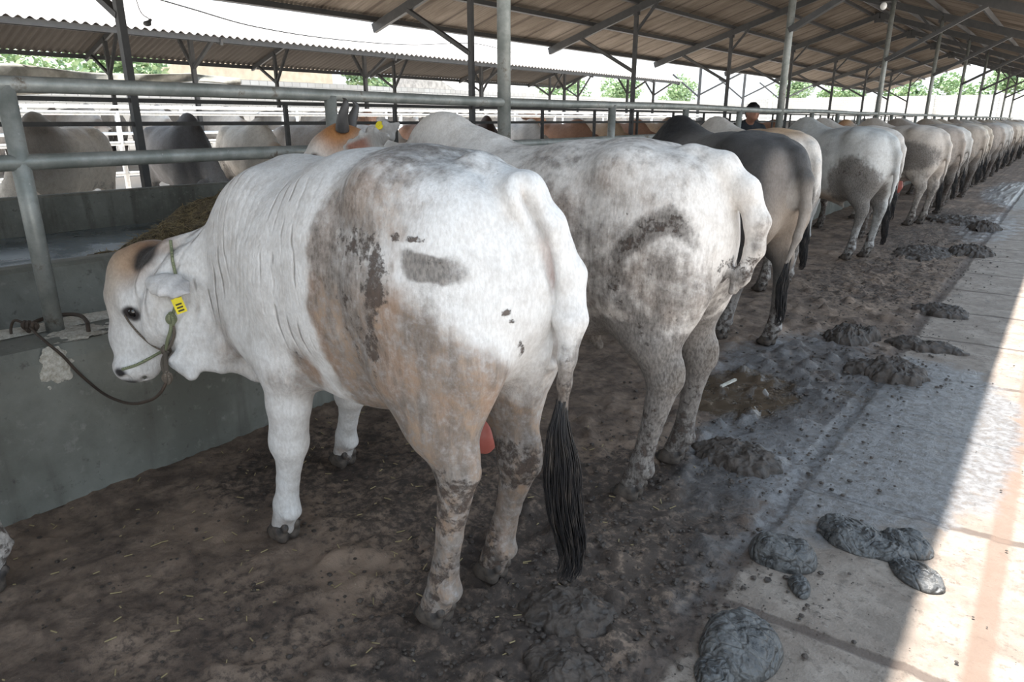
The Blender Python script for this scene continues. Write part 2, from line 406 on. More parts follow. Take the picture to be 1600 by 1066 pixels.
    k = NT('sheet_shade', .85, 0, .2); n = k.noise(k.map(scale=(.3, 4, 1)), 2, 5); k.out(k.mix(n, (.065, .055, .048), (.13, .115, .10)))  # shaded underside of the far roof, painted as a darker sheet colour
    plain('plaster_tan', (.62, .52, .40), .9, var=.08, scale=2)
    plain('plaster_white', (.72, .72, .70), .9, var=.06, scale=2)
    plain('tile_roof', (.42, .40, .38), .85, var=.15, scale=3)
    k = NT('tarp', .7); v = k.map(); n = k.noise(v, 2.2, 6, .6); k.out(k.mix(k.ramp(n, .35, .7), (.20, .195, .165), (.40, .385, .34)), None, k.bump(n, .5, .05))
    k = NT('leaf', .55); v = k.map(); n = k.noise(v, 1.5, 4); k.out(k.mix(k.ramp(n, .3, .7), (.17, .27, .13), (.40, .52, .29)))  # greens paled, distant haze put into the leaf colour
    k.b.inputs['Subsurface Weight'].default_value = 0
    plain('bark', (.11, .085, .065), .9, var=.2, scale=6)
    plain('cloth_dark', (.022, .027, .035), .85, var=.2)
    plain('skin', (.34, .17, .115), .55, var=.05)
    plain('hair', (.006, .006, .007), .45, var=.1, scale=30)
    plain('trousers', (.05, .05, .06), .85)
    plain('plastic_purple', (.09, .05, .14), .4, var=.05)
    plain('cable', (.03, .03, .03), .6, var=.05)
    k = NT('bulb', .2, 0, .6); k.out((.75, .76, .74))
    # ground outside
    k = NT('yard', .85); v = k.map(); n = k.noise(v, .7, 7, .6); k.out(k.mix(k.ramp(n, .3, .7), (.46, .41, .36), (.62, .58, .53)), None, k.bump(n, .3, .03))
    # shed floor: dirt trodden over concrete, wet dung film, slabs with joints towards the open side
    k = NT('floor', .8, 0, .4); v = k.map('Object'); X, Y, Zc = k.sep(v)
    n0 = k.noise(v, 1.3, 6, .6); n1 = k.noise(v, 5.5, 8, .65, .4); n2 = k.noise(v, 28, 7, .7); n3 = k.noise(v, 110, 4, .6)
    dirt = k.mix(k.ramp(n1, .3, .7), (.085, .060, .046), (.245, .178, .132)); dirt = k.mix(k.ramp(n2, .4, .7, 0, .55), dirt, (.045, .034, .028))
    dirt = k.mix(k.ramp(n0, .50, .66, 0, .65), dirt, (.30, .215, .155))
    slab = k.mix(k.ramp(n1, .3, .7), (.185, .145, .115), (.315, .265, .22)); slab = k.mix(k.ramp(n2, .50, .68, 0, .75), slab, (.125, .10, .08)); slab = k.mix(k.ramp(k.noise(k.map(scale=(.55, 1, 1), rot=(0, 0, -.1)), 62, 4, .7), .60, .68, 0, .8), slab, (.075, .06, .05))
    slab = k.mix(k.ramp(n3, .62, .75, 0, .5), slab, (.46, .43, .39)); slab = k.mix(k.ramp(k.noise(v, 3.2, 6, .7), .48, .66, 0, .75), slab, (.20, .165, .135)); slab = k.mix(k.ramp(k.noise(k.map(scale=(1, .35, 1), rot=(0, 0, .35)), 9, 6, .7), .56, .72, 0, .6), slab, (.13, .11, .095))
    xe = k.math('ADD', X, k.math('MULTIPLY', k.math('SUBTRACT', n1, .5), .3))
    onslab = k.ramp(xe, -.74, -.60)
    # joints: one line along the row at x=-.67 and x=.06, cross joints every 1.35 m
    jn = k.math('MULTIPLY', k.math('SUBTRACT', n1, .5), .05)
    def line(coord, at_, w): return k.ramp(k.math('ABSOLUTE', k.math('SUBTRACT', k.math('ADD', coord, jn), at_)), w, w*2.2, 1, 0)
    cy = k.math('ADD', Y, k.math('MULTIPLY', X, -.07)); fr = k.math('MULTIPLY', k.math('FRACT', k.math('DIVIDE', k.math('ADD', cy, .35), .93)), .93)
    jx = k.math('MULTIPLY', line(fr, .46, .011), k.math('GREATER_THAN', X, -.7))
    j0 = k.math('MULTIPLY', line(X, -.67, .026), k.ramp(n1, .3, .5, .35, 1)); j1 = line(X, .07, .022)
    j = k.math('MAXIMUM', jx, j0)
    c = k.mix(onslab, dirt, slab)
    c = k.mix(k.math('MULTIPLY', j, .8), c, (.085, .062, .05)); c = k.mix(k.math('MULTIPLY', j1, .8), c, (.17, .115, .085))
    # wet dung film: masks painted on the floor mesh itself
    w = k.sep(k.attr('wet')); wf = k.ramp(k.math('ADD', w[0], k.math('MULTIPLY', k.math('SUBTRACT', n1, .5), 1.0)), .35, .65)
    wf = k.math('MULTIPLY', wf, k.ramp(n2, .3, .5, .65, 1))
    c = k.mix(k.math('MULTIPLY', wf, .85), c, k.mix(k.ramp(n2, .35, .65), (.075, .074, .075), (.215, .215, .218)))
    dk = k.ramp(k.math('ADD', w[1], k.math('MULTIPLY', k.math('SUBTRACT', n2, .5), 1.1)), .4, .65); c = k.mix(k.math('MULTIPLY', dk, .8), c, (.040, .031, .026))
    pud = k.ramp(k.math('ADD', w[2], k.math('MULTIPLY', k.math('SUBTRACT', n1, .5), .5)), .5, .6); c = k.mix(pud, c, (.075, .054, .037))
    c = k.mix(k.math('MULTIPLY', k.ramp(n3, .70, .76), k.math('SUBTRACT', 1, onslab)), c, (.42, .36, .28))
    rg = k.mix(wf, k.mix(onslab, (.9, .9, .9), (.75, .75, .75)), (.30, .30, .30)); rg = k.mix(pud, rg, (.06, .06, .06))
    h = k.math('ADD', k.math('MULTIPLY', n2, .6), k.math('MULTIPLY', n1, .5)); h = k.math('SUBTRACT', h, k.math('MULTIPLY', j, .5)); h = k.math('ADD', h, k.math('MULTIPLY', n3, .15))
    h = k.math('MULTIPLY', h, k.math('SUBTRACT', 1, pud))
    k.out(c, rg, k.bump(h, .8, .02))
# ---------------------------------------------------------------- zebu cattle
def nrm(v): v = np.array(v, float); return v/np.linalg.norm(v)
def blob(V, c, r, soft=1.0):
    d = np.sqrt((((V-np.array(c))/np.array(r))**2).sum(1)); return 1-sstep(1-soft*.5, 1+soft*.5, d)
def hoof_mesh(name='hoof_shape'):
    """cloven hoof, toe along +X, sole on z=0"""
    s = SDF()
    for q in (-1, 1):
        s.chain([(-.035, q*.022, .03), (.01, q*.024, .028), (.052, q*.02, .017)], [(.024, .032), (.024, .03), (.018, .018)], k=.012)
        s.seg((-.03, q*.022, .06), (.0, q*.022, .05), .026, .026, k=.02)
        s.ball((-.062, q*.024, .075), (.016, .013, .02), k=.008)
    s.ball((0, 0, -.05), (.2, .2, .052), k=.01, sub=True)
    s.ball((.04, 0, .01), (.06, .004, .05), k=.006, sub=True)
    V, Q = s.mesh(.0065, .02); V = relax(V, Q, 1)
    return np_mesh(name, V, Q, M['hoof'])
def horn_mesh(pts, r0, name='horn_shape'):
    p = smooth_path(pts, 5); n = len(p)
    m = MB().tube(p, [max(.003, r0*(1-(i/(n-1))**1.4)) for i in range(n)], 10)
    me = bpy.data.meshes.new(name); me.from_pydata(m.v, [], m.f); me.update()
    me.polygons.foreach_set('use_smooth', [True]*len(me.polygons)); me.materials.append(M['horn']); return me
def switch_mesh(path, r0, n=220, seed=3, name='switch_shape', rr=.0016, spread=1.0):
    """tail switch: a tapering tuft of hair strands"""
    rnd = random.Random(seed); p = smooth_path(path, 6); L = len(p)
    m = MB()
    core = [max(.004, r0*.62*(.34+.66*min(1, (i/(L-1))/.5))*(1-.8*max(0, i/(L-1)-.55)/.45)) for i in range(L)]
    m.tube(p[:int(L*.8)], core[:int(L*.8)], 8)
    for _ in range(n):
        a = rnd.uniform(0, 2*PI); rad = r0*math.sqrt(rnd.random())*1.05; st = rnd.randint(0, int(L*.45)); en = min(L-1, rnd.randint(int(L*.65), L-1)); ph = rnd.uniform(0, 6)
        pts = []
        for i in range(st, en+1):
            t = i/(L-1); u_ = min(1, t/.5); g = (.30+.70*u_*u_*(3-2*u_))*(1-.55*max(0, t-.68)/.32)
            wv = .011*math.sin(t*12+ph*.35)*max(0, t-.25)*spread+.004*math.sin(t*23+ph)*t
            pts.append((p[i][0]+math.cos(a)*rad*g+wv, p[i][1]+math.sin(a)*rad*g+wv*.7, p[i][2]))
        if len(pts) > 2: m.tube(pts, [rr]*(len(pts)-2)+[rr*.7, rr*.3], 3, cap=False)
    me = bpy.data.meshes.new(name); me.from_pydata([tuple(v) for v in m.v], [], m.f); me.update()
    me.polygons.foreach_set('use_smooth', [True]*len(me.polygons)); me.materials.append(M['switch']); return me

def ear_mesh(d, L, q, l, name='ear_shape', width=.056):
    """leaf-shaped hollow ear from the origin along d"""
    d = nrm(d); w = nrm(np.cross(d, np.array(l)*q)); n = np.cross(d, w)
    if n[2] > 0: n = -n
    s = SDF(); P_ = lambda a, b, c: d*a*L+w*b+n*c
    s.chain([P_(-.05, 0, 0), P_(.2, 0, -.006), P_(.48, 0, -.008), P_(.78, 0, -.002), P_(1.0, 0, .004)], [(.028, .026), (.042, .024), (width, .020), (width*.72, .012), (.010, .006)], lat=w, k=.02)
    s.ball(P_(.52, 0, .026), (L*.40, width*.78, .026), np.stack([d, w, n], 1), .008, sub=True)
    V, Q = s.mesh(.0055, .02); V = relax(V, Q, 2, .5)
    N = vnormals(V, Q)
    c = V.mean(0)
    if ((V-c)*N).sum() < 0: Q = Q[:, ::-1]; N = -N
    me = np_mesh(name, V, Q, M['hide'])
    inner = sstep(.3, .7, (N@n))*sstep(.10, .22, (V@d)/L)*(1-sstep(.45, .72, (V@d)/L))*(1-sstep(.02, .04, np.abs(V@w))); tip = sstep(.45, .9, (V@d)/L)
    return me, inner, tip
def put_ears(o, fr, ears, l, skin=((.72, .70, .67), (.45, .22, .16), (.40, .39, .38)), scale=1.0):
    P = fr[0]; out = []
    for q, (d, L) in zip((1, -1), ears):
        me, inner, tip = ear_mesh(d, L, q, l)
        C = np.tile(skin[0], (len(inner), 1)).astype(float); C = C*(1-tip[:, None]*.7)+np.array(skin[2])*tip[:, None]*.7; C = C*(1-inner[:, None])+np.array(skin[1])*inner[:, None]
        set_color(me, 'coat', C); set_color(me, 'dirt', np.zeros((len(C), 3)), 0.0)
        e = bpy.data.objects.new('ear', me); link(e); e.parent = o; e.location = P(.11, q*.085, -.17); out.append(e)
    return out

def add_head(s, O, f, l, k=.05, scale=1.0, ears=None, thin=.0):
    """O on the dorsal line at the crown, f crown->muzzle, l towards the animal's left; returns frame function"""
    f = nrm(f); l = np.array(l, float); l = nrm(l-f*l.dot(f)); c = np.cross(f, l)     # dorsal direction
    if False: c = -c
    def P(a, b, d): return np.array(O)+scale*(f*a+l*b+c*d)
    rot = np.stack([f, l, c], 1)
    def r(*x): return tuple(scale*v for v in x)
    s.seg(P(.085, 0, -.145), P(.19, 0, -.125), r(.09, .105), r(.1, .125), l, k)
    s.seg(P(.19, 0, -.125), P(.34, 0, -.1), r(.1, .125), r(.07, .1), l, .03)
    s.seg(P(.34, 0, -.1), P(.44, 0, -.075), r(.07, .1), r(.06, .074), l, .03)
    s.ball(P(.135, 0, -.055), r(.11, .085, .05), rot, .04*scale)
    s.ball(P(.455, 0, -.06), r(.05, .068, .06), rot, .03*scale)
    s.ball(P(.45, 0, -.115), r(.045, .05, .04), rot, .025*scale)
    s.seg(P(.2, 0, -.23), P(.40, 0, -.15), r(.05, .05), r(.042, .036), l, .05*scale)
    s.ball(P(.03, 0, -.165), r(.055, .07, .07), rot, .04*scale)
    for q in (-1, 1):
        s.ball(P(.2, q*.055, -.18), r(.12, .045, .09), rot, .04*scale)
        s.ball(P(.185, q*.09, -.07), r(.05, .03, .04), rot, .03*scale)
        s.ball(P(.23, q*.116, -.08), r(.018, .014, .014), rot, .01*scale, sub=True)
        s.ball(P(.485, q*.042, -.04), r(.02, .018, .014), rot, .012*scale, sub=True)
    s.seg(P(.49, -.07, -.098), P(.49, .07, -.098), r(.012), r(.012), c, .008*scale, sub=True) if scale > .9 and thin == 0 else None
    for q, (d, L) in zip((1, -1), ears or []):
        if thin: s_root = P(.11, q*.085, -.17); d = nrm(d); w = nrm(np.cross(d, l*q)); s.chain([s_root, s_root+d*L*.5, s_root+d*L], [(.03, .026), (.05, .013+thin), (.014, .01+thin)], lat=w, k=.02)
        else: s.seg(P(.11, q*.075, -.165), P(.11, q*.075, -.165)+nrm(d)*.05, .036, .03, k=.03)
    return P, rot

def cow_mesh(sp, vox, name):
    """one continuous skin: trunk, hump, neck, dewlap, head, ears, legs, tail"""
    s = SDF(); g = sp.get
    T = g('trunk') or [(-.60, 1.12, .22, .24, .15), (-.50, 1.10, .30, .33, .23), (-.34, 1.08, .355, .36, .265), (-.1, 1.03, .39, .36, .305),
                       (.16, 1.0, .385, .35, .315), (.40, .98, .40, .36, .27), (.60, .98, .33, .33, .2)]
    s.chain([(t[0], 0, t[1]) for t in T], [(t[4], t[2], t[3]) for t in T], k=.06, e=2.25)
    hp = g('hump', (.46, 1.36, .2, .085, .16))
    s.ball((hp[0], 0, hp[1]), hp[2:5], k=.12)
    s.ball((hp[0]-.06, 0, hp[1]-.1), (hp[2]*1.35, hp[3]*1.3, hp[4]*.9), k=.1)
    H = {}
    for nm, q in (('L', 1), ('R', -1)):
        # hind limb
        hx, hy = g(nm+'H', (-.46, q*.15)); st = g('stifle'+nm, (-.40, q*.165))
        hk = g('hock'+nm, (hx-.1, q*.03+hy*.8, .55))
        s.ball((-.36, q*.19, 1.33), (.075, .06, .06), k=.09)                      # hook bone
        s.ball((-.585, q*.10, 1.25), (.06, .045, .06), k=.07)                      # pin bone
        s.ball((-.455, q*.14, 1.07), (.215, .135, .29), k=.07)                    # rump muscle
        s.ball((-.53, q*.135, .92), (.16, .11, .22), k=.05)                       # buttock
        s.seg((-.42, q*.15, 1.05), (st[0], st[1]*1.0, .86), (.125, .19), (.10, .13), k=.06)
        s.seg((st[0], st[1], .86), ((st[0]*.35+hk[0]*.65), st[1]*.5+hk[1]*.5, .69), (.10, .13), (.074, .095), k=.05)
        s.seg((-.58, q*.13, .9), ((st[0]*.3+hk[0]*.7), hk[1], .68), (.09, .13), (.06, .085), k=.06)
        s.seg(((st[0]*.35+hk[0]*.65), st[1]*.5+hk[1]*.5, .69), hk, (.074, .095), (.056, .07), k=.03)
        s.ball((hk[0]-.05, hk[1], hk[2]+.045), (.034, .028, .06), k=.03)            # point of hock
        cz = np.array([hx-.035, hy, .17]); hk = np.array(hk)
        s.seg(hk, hk*.45+cz*.55, (.052, .066), (.036, .042), k=.02)
        s.seg(hk*.45+cz*.55, cz, (.036, .042), (.043, .048), k=.015)
        s.seg(cz, (hx+.005, hy, .06), (.043, .047), (.046, .048), k=.015); s.ball(cz+[-.035, 0, -.03], (.022, .036, .025), k=.02)
        H[nm+'H'] = (hx+.02, hy)
        # fore limb
        fx, fy = g(nm+'F', (.42, q*.17)); el = g('elbow'+nm, (.34, q*.17, .74)); kn = g('knee'+nm, (el[0]*.35+fx*.65-.01, fy*.75+el[1]*.25, .43))
        s.ball((.4, q*.19, 1.02), (.17, .07, .26), k=.08)
        s.seg((.5, q*.17, .88), el, (.11, .13), (.09, .115), k=.07)
        s.seg(el, np.array(el)*.5+np.array(kn)*.5, (.082, .1), (.066, .08), k=.05)
        s.seg(np.array(el)*.5+np.array(kn)*.5, kn, (.066, .08), (.06, .066), k=.03)
        s.ball(np.array(kn)+[.015, 0, 0], (.055, .057, .065), k=.03)
        kn = np.array(kn); cz = np.array([fx-.03, fy, .16])
        s.seg(kn, kn*.4+cz*.6, (.054, .058), (.037, .041), k=.02)
        s.seg(kn*.4+cz*.6, cz, (.037, .041), (.044, .048), k=.015)
        s.seg(cz, (fx+.005, fy, .06), (.044, .048), (.046, .048), k=.015); s.ball(cz+[-.035, 0, -.03], (.022, .036, .025), k=.02)
        H[nm+'F'] = (fx+.02, fy)
    # flank, brisket, sheath
    s.ball((.5, 0, .72), (.2, .11, .14), k=.12)
    s.ball((-.12, 0, .70), (.25, .16, .07), k=.1)
    if g('sheath'): s.seg((-.02, 0, .66), (-.2, 0, g('sheath')), (.035, .04), (.02, .02), k=.06)
    # neck
    nk = g('neck')
    s.chain([n[0] for n in nk], [n[1] for n in nk], lat=g('necklat', (0, 1, 0)), k=g('neckk', .1))
    for d in g('dewlap', []): s.seg(d[0], d[1], d[2], d[3], g('necklat', (0, 1, 0)) if len(d) < 5 else d[4], k=.04)
    fr = None
    if g('head'):
        hd = g('head'); fr = add_head(s, hd['O'], hd['f'], hd['l'], .06, hd.get('scale', 1.0), hd.get('ears'), hd.get('thin', 0.))
    # tail
    tl = g('tail')
    s.chain([t[0] for t in tl], [t[1] for t in tl], lat=(0, 1, 0), k=g('tailk', .03))
    for x in g('extra', []): s.prims.append(x)
    V, Q = s.mesh(vox); V = relax(V, Q, 2, .5)
    return V, Q, H, fr

def finish_cow(sp, vox, name, coat, folds=None, rough=.0015):
    V, Q, H, fr = cow_mesh(sp, vox, name)
    N = vnormals(V, Q)
    if N[np.argmax(V[:, 2]), 2] < 0: Q = Q[:, ::-1]; N = -N
    d = (fbm(V, 9, 3, 5)-.5)*.012+(fbm(V, 40, 2, 9)-.5)*rough*2
    if folds is not None: d = d+folds(V)
    V = V+N*d[:, None]
    me = np_mesh(name, V, Q, M['hide'])
    C, D = coat(V, N)
    set_color(me, 'coat', C); set_color(me, 'dirt', D, 0.0)
    return me, H, fr
# ---------------------------------------------------------------- the individual animals
def W2L(org, yaw):
    c, s_ = math.cos(yaw), math.sin(yaw)
    def f(p):
        p = np.array(p, float); d = p-np.array([org[0], org[1], 0]); return np.array([c*d[0]+s_*d[1], -s_*d[0]+c*d[1], d[2]])
    def v(d): d = np.array(d, float); return np.array([c*d[0]+s_*d[1], -s_*d[0]+c*d[1], d[2]])
    return f, v
HOOF = None
def place_cow(name, me, H, org, yaw, label, group=None, tint=(1, 1, 1), z=0.0):
    o = bpy.data.objects.new(name, me); link(o); o.location = (org[0], org[1], z); o.rotation_euler = (0, 0, yaw); o.color = (*tint, 1)
    tag(o, label, 'cattle', group)
    for k_ in ('LF', 'RF', 'LH', 'RH'):
        h = bpy.data.objects.new('hoof', HOOF); link(h); h.parent = o; h.location = (H[k_][0], H[k_][1], 0)
    return o
def eyes(o, P, q=(1, -1), r=.02, a=.23, b=.108, d=-.08):
    m = SDF().ball((0, 0, 0), r, k=.001).mesh(r/3.5, .01); me = np_mesh('eye_shape', relax(m[0], m[1], 2), m[1], M['eye'])
    for s_ in q:
        e = bpy.data.objects.new('eye', me); link(e); e.parent = o; e.location = P(a, s_*b, d)

def cow_one():
    org = (-1.75, 1.45); yaw = R_(175.5); f, v = W2L(org, yaw)
    def p(u, w_, t): return f(at(u, w_, t=t))
    lat = v((.93, -.375, 0))
    LF, RF, LH, RH = [f((a, b, 0))[:2] for a, b in ((-2.05, 1.25), (-2.34, 1.76), (-1.285, 1.27), (-1.285, 1.545))]
    nk = [((.30, .0, 1.03), (.24, .34, .34)), (p(405, 432, 2.58), (.17, .25, .28)), (p(352, 458, 2.56), (.125, .225, .235)), (p(292, 466, 2.52), (.106, .222, .22)), (p(255, 462, 2.48), (.1, .18, .19))]
    EX = []
    CREASE = np.array(smooth_path([(-.726, .040, 1.353), (-.740, .035, 1.32), (-.751, .020, 1.278), (-.762, .004, 1.234), (-.759, -.028, 1.173), (-.755, -.056, 1.101), (-.745, -.08, 1.028), (-.725, -.112, .941), (-.721, -.115, .87)], 5))
    def crease(V):
        m = np.full(len(V), 9.); near = (V[:, 0] < -.6)
        for a, b in zip(CREASE[:-1], CREASE[1:]):
            t = np.clip(((V-a)@(b-a))/((b-a)@(b-a)), 0, 1); m = np.minimum(m, np.linalg.norm(V-a-t[:, None]*(b-a), axis=1))
        return np.where(near, m, 9.)
    hl = v((.93, -.375, .0)); hf = v((.10, -.12, -.985))
    sp = dict(trunk=[(-.60, 1.12, .22, .24, .15), (-.50, 1.10, .30, .33, .23), (-.34, 1.08, .355, .36, .265), (-.1, 1.03, .385, .36, .305), (.14, .99, .36, .345, .315), (.34, .97, .35, .35, .28), (.50, .95, .26, .32, .2)],
              extra=EX, LF=LF, RF=RF, LH=LH, RH=RH, hockL=f((-1.175, 1.26, .575)), hockR=f((-1.165, 1.53, .50)),
              elbowL=f((-1.93, 1.25, .74)), elbowR=f((-2.15, 1.65, .70)), kneeL=f((-1.955, 1.25, .43)), kneeR=f((-2.19, 1.71, .40)),
              hump=(.37, 1.215, .20, .085, .15), neckk=.06, neck=nk, necklat=lat,
              head=dict(O=p(160, 386, 2.47), f=hf, l=hl, scale=.985, ears=[(v((.60, .66, -.19)), .20), (v((-.7, -.1, -.25)), .2)]),
              dewlap=[(p(356, 540, 2.50), p(330, 520, 2.49), (.06, .08), (.05, .08), lat), (p(405, 560, 2.56), p(428, 590, 2.58), (.04, .06), (.03, .04), lat), (p(285, 560, 2.46), p(300, 585, 2.46), (.03, .05), (.024, .024), lat), (p(330, 560, 2.5), p(345, 575, 2.5), (.03, .05), (.022, .02), lat),
                      (p(380, 560, 2.55), p(400, 582, 2.55), (.035, .06), (.025, .03), lat), (p(300, 500, 2.48), p(330, 560, 2.5), (.05, .09), (.03, .03), lat)],
              tail=[((-.54, 0, 1.375), (.055, .05)), ((-.63, -.01, 1.325), (.06, .055)), (f(at(816, 304, x=-1.06)), (.062, .055)), (f(at(852, 358, x=-1.015)), (.058, .05)), (f(at(889, 430, x=-.975)), (.05, .043)), (f(at(893, 500, x=-.955)), (.042, .038)),
                    (f(at(886, 560, x=-.96)), (.024, .024)), (f(at(882, 600, x=-.965)), (.018, .018)), (f(at(877, 660, x=-.965)), (.016, .016))], tailk=.022, stifleL=(-.45, .165), stifleR=(-.43, -.165))
    def folds(V):
        # loose skin: creases across the neck and behind the shoulder
        x, y, z = V.T
        w = vnoise(V, 3.5, 4)*1.3
        m1 = sstep(.42, .55, x)*(1-sstep(.95, 1.1, x))*sstep(.75, .9, z)
        ph = (x*1.0-(1.4-z)*.22)*2*PI/.052+w*3
        d = -m1*.010*np.maximum(0, np.cos(ph))**5*sstep(.3, .8, vnoise(V, 5, 8))
        m2 = sstep(.12, .18, x)*(1-sstep(.28, .36, x))*sstep(.72, .85, z)*(1-sstep(1.3, 1.4, z))*sstep(.1, .2, y)
        ph2 = (x+(z-1.0)*(.25-.5*(z-1.0)))*2*PI/.036+w*2
        d = d-m2*.006*np.maximum(0, np.cos(ph2))**5*sstep(.2, .7, vnoise(V, 4, 6))
        # groove in front of the shoulder blade, fold behind the elbow
        gr = np.abs(x-.60-.10*(1.2-z)/.4); d = d-.022*np.exp(-(gr/.022)**2)*sstep(.7, .85, z)*(1-sstep(1.1, 1.25, z))*(y > 0)
        d = d+.008*(fbm(V, 4.5, 3, 31)-.5)*(x < .3)
        cd = crease(V); d = d-.036*np.exp(-(cd/.013)**2)*sstep(1.37, 1.30, V[:, 2])+.006*np.exp(-((cd-.032)/.016)**2)
        return d
    def coat(V, N):
        x, y, z = V.T; n = len(V); nz = fbm(V, 6, 4, 2)
        C = np.tile([.665, .655, .64], (n, 1)); D = np.zeros((n, 3))
        def col(m, c): 
            nonlocal C
            C = C*(1-m[:, None])+np.array(c)*m[:, None]
        P, rot = FR[0]
        HL = (V-P(0, 0, 0))@rot      # head coordinates a, b, c
        inh = (blob(V, P(.25, 0, -.1), (.42, .42, .42), .3))
        col(inh*blob(HL, (.03, 0, -.08), (.1, .2, .09), 1.0), (.36, .22, .13))
        Wh = V+np.stack([fbm(V, 14, 3, s_)-.5 for s_ in (71, 72, 73)], 1)*.03
        col(blob(Wh, (.74, .37, 1.085), (.085, .10, .045), 1.1)*.9, (.27, .15, .085)); col(blob(Wh, (.80, .48, 1.0), (.08, .09, .09), 1.3)*.45, (.42, .32, .23))
        col(np.clip(1.25*blob(Wh, (.722, .40, 1.046), (.058, .075, .056), .8), 0, .97), (.022, .02, .019))
        col(inh*blob(HL, (.232, .115, -.078), (.030, .03, .043), .5), (.025, .02, .02))
        col(inh*blob(HL, (.12, 0, 0), (.14, .12, .05), 1.2)*.5, (.50, .40, .30))
        col(inh*sstep(.475, .495, HL[:, 0])*sstep(-.09, -.06, HL[:, 2]), (.04, .035, .035))
        col(inh*blob(HL, (.19, .11, -.21), (.05, .05, .03), 1)*0, (.5, .4, .4))
        for q in (1, -1): col(blob(V, P(.462, q*.052, -.014), (.026, .026, .02), .8), (.03, .026, .026))
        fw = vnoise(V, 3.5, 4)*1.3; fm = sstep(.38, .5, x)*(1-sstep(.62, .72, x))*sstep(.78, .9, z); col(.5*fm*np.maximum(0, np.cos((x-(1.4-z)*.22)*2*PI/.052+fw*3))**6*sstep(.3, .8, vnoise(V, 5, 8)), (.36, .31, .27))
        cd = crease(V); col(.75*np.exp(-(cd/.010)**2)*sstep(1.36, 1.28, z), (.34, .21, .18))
        # dust, tan stain and crusted mud; edges wander with noise
        W = V+np.stack([fbm(V, 5, 4, s_)-.5 for s_ in (41, 42, 43)], 1)*.16
        def up(ch, a, m): D[:, ch] = np.maximum(D[:, ch], a*m)
        xw, yw, zw = W.T
        up(0, .55, blob(V, f(at(395, 520, t=2.5)), (.12, .2, .2), 1.3)); up(0, .8, blob(W, (.10, 0, .70), (.22, .3, .12), 1.2))
        back = 1-sstep(-.21, -.12, xw*.6+x*.4)                       # behind the shoulder
        zb = .86+.98*y
        tan = back*(1-sstep(-.13, .07, zw*.7+z*.3-zb))*sstep(-.95, -.55, y)
        up(0, 1.0, tan*(.62+.6*nz)); up(0, .60, back*blob(W, (-.30, .28, 1.08), (.22, .25, .30), 1.4)); up(0, .62, back*(1-sstep(.80, 1.0, zw)))
        up(0, .66, back*blob(W, (-.35, .2, 1.29), (.26, .3, .22), 1.4)); up(1, .58, blob(W, (-.43, .29, .96), (.035, .1, .2), 1.3)); up(2, .40, back*blob(W, (-.5, .15, 1.33), (.2, .2, .14), 1.4)); up(2, .62, blob(W, (-.40, .0, 1.42), (.30, .25, .08), 1.2))
        up(2, .50, back*blob(W, (-.42, .05, 1.38), (.40, .3, .14), 1.4)); up(2, .52, back*blob(W, (-.28, .25, 1.18), (.24, .2, .3), 1.3)); up(1, .33, back*blob(W, (-.35, .2, 1.25), (.3, .3, .3), 1.3))
        up(2, .35, back*tan)
        up(2, 1.15, blob(W, (-.615, .24, 1.15), (.10, .1, .05), 1.0)); up(1, .40, blob(W, (-.60, .24, 1.15), (.06, .1, .04), 1.2)); up(2, .55, blob(W, (-.62, .22, 1.08), (.09, .1, .07), 1.3))
        up(1, .56, blob(W, (-.37, .28, 1.17), (.11, .12, .06), 1.3)); up(1, .62, blob(W, (-.45, .29, 1.08), (.04, .12, .17), 1.4)); up(1, .60, blob(W, (-.53, .26, 1.215), (.09, .1, .02), 1.2))
        up(1, .46, blob(W, (-.34, .28, .98), (.10, .12, .16), 1.3)); up(1, .42, blob(W, (-.45, .29, .92), (.08, .12, .1), 1.3)); up(1, .36, blob(W, (-.55, .1, 1.42), (.2, .2, .05), 1.2)); up(1, .34, back*blob(W, (-.3, .2, 1.3), (.2, .2, .12), 1.3))
        up(1, .62, blob(V, (-.735, .10, 1.045), (.035, .02, .012), 1.0)); up(1, .62, blob(V, (-.735, .085, 1.02), (.02, .014, .01), 1.0)); up(1, .58, blob(W, (-.73, .03, .93), (.05, .018, .035), 1.0))
        rim = blob(W, (-.60, .25, 1.205), (.08, .1, .022), 1.0); D *= (1-.8*rim*(D[:, 1] < .5))[:, None]
        # muddy lower legs
        hi = x < -.2
        up(0, .95, hi*(1-sstep(.55, .75, zw))); up(1, .58, hi*blob(np.stack([x*0, y*0, zw], 1), (0, 0, .48), (1, 1, .13), 1.2)); up(2, .42, hi*(1-sstep(.3, .55, zw)))
        up(1, .54, hi*(1-sstep(.25, .5, zw))*(fbm(V, 7, 3, 77) > .42)); up(1, .62, 1-sstep(.04, .15, zw))
        fl = x > .05
        up(0, .50, fl*(1-sstep(.08, .22, zw))); up(0, .45, fl*blob(W, (.24, .2, .42), (.07, .1, .05), 1.2)); up(0, .72, blob(W, (-.02, .24, .76), (.06, .12, .10), 1)); up(1, .44, blob(W, (.0, .24, .80), (.05, .1, .06), 1))
        # tail: dirty where it thins
        up(2, .62, (x < -.74)*(1-sstep(.90, 1.02, zw))); up(1, .45, (x < -.74)*(1-sstep(.86, .95, zw)))
        col((1-sstep(.80, .88, z))*blob(V, f(at(880, 610, x=-.965)), (.06, .06, .25), .4), (.13, .10, .08))
        cl = blob(W, (-.74, .06, 1.17), (.16, .17, .26), 1.2)*(y > -.35); D[:, 0] *= 1-cl*.85; D[:, 2] *= 1-cl*.9
        fo = .9*sstep(.28, .42, x)*(1-sstep(.66, .76, x))*sstep(.74, .9, z)*(y > 0)+.8*sstep(-.16, -.10, x)*(1-sstep(.06, .14, x))*sstep(.80, .92, z)*(1-sstep(1.3, 1.38, z))*(y > 0)
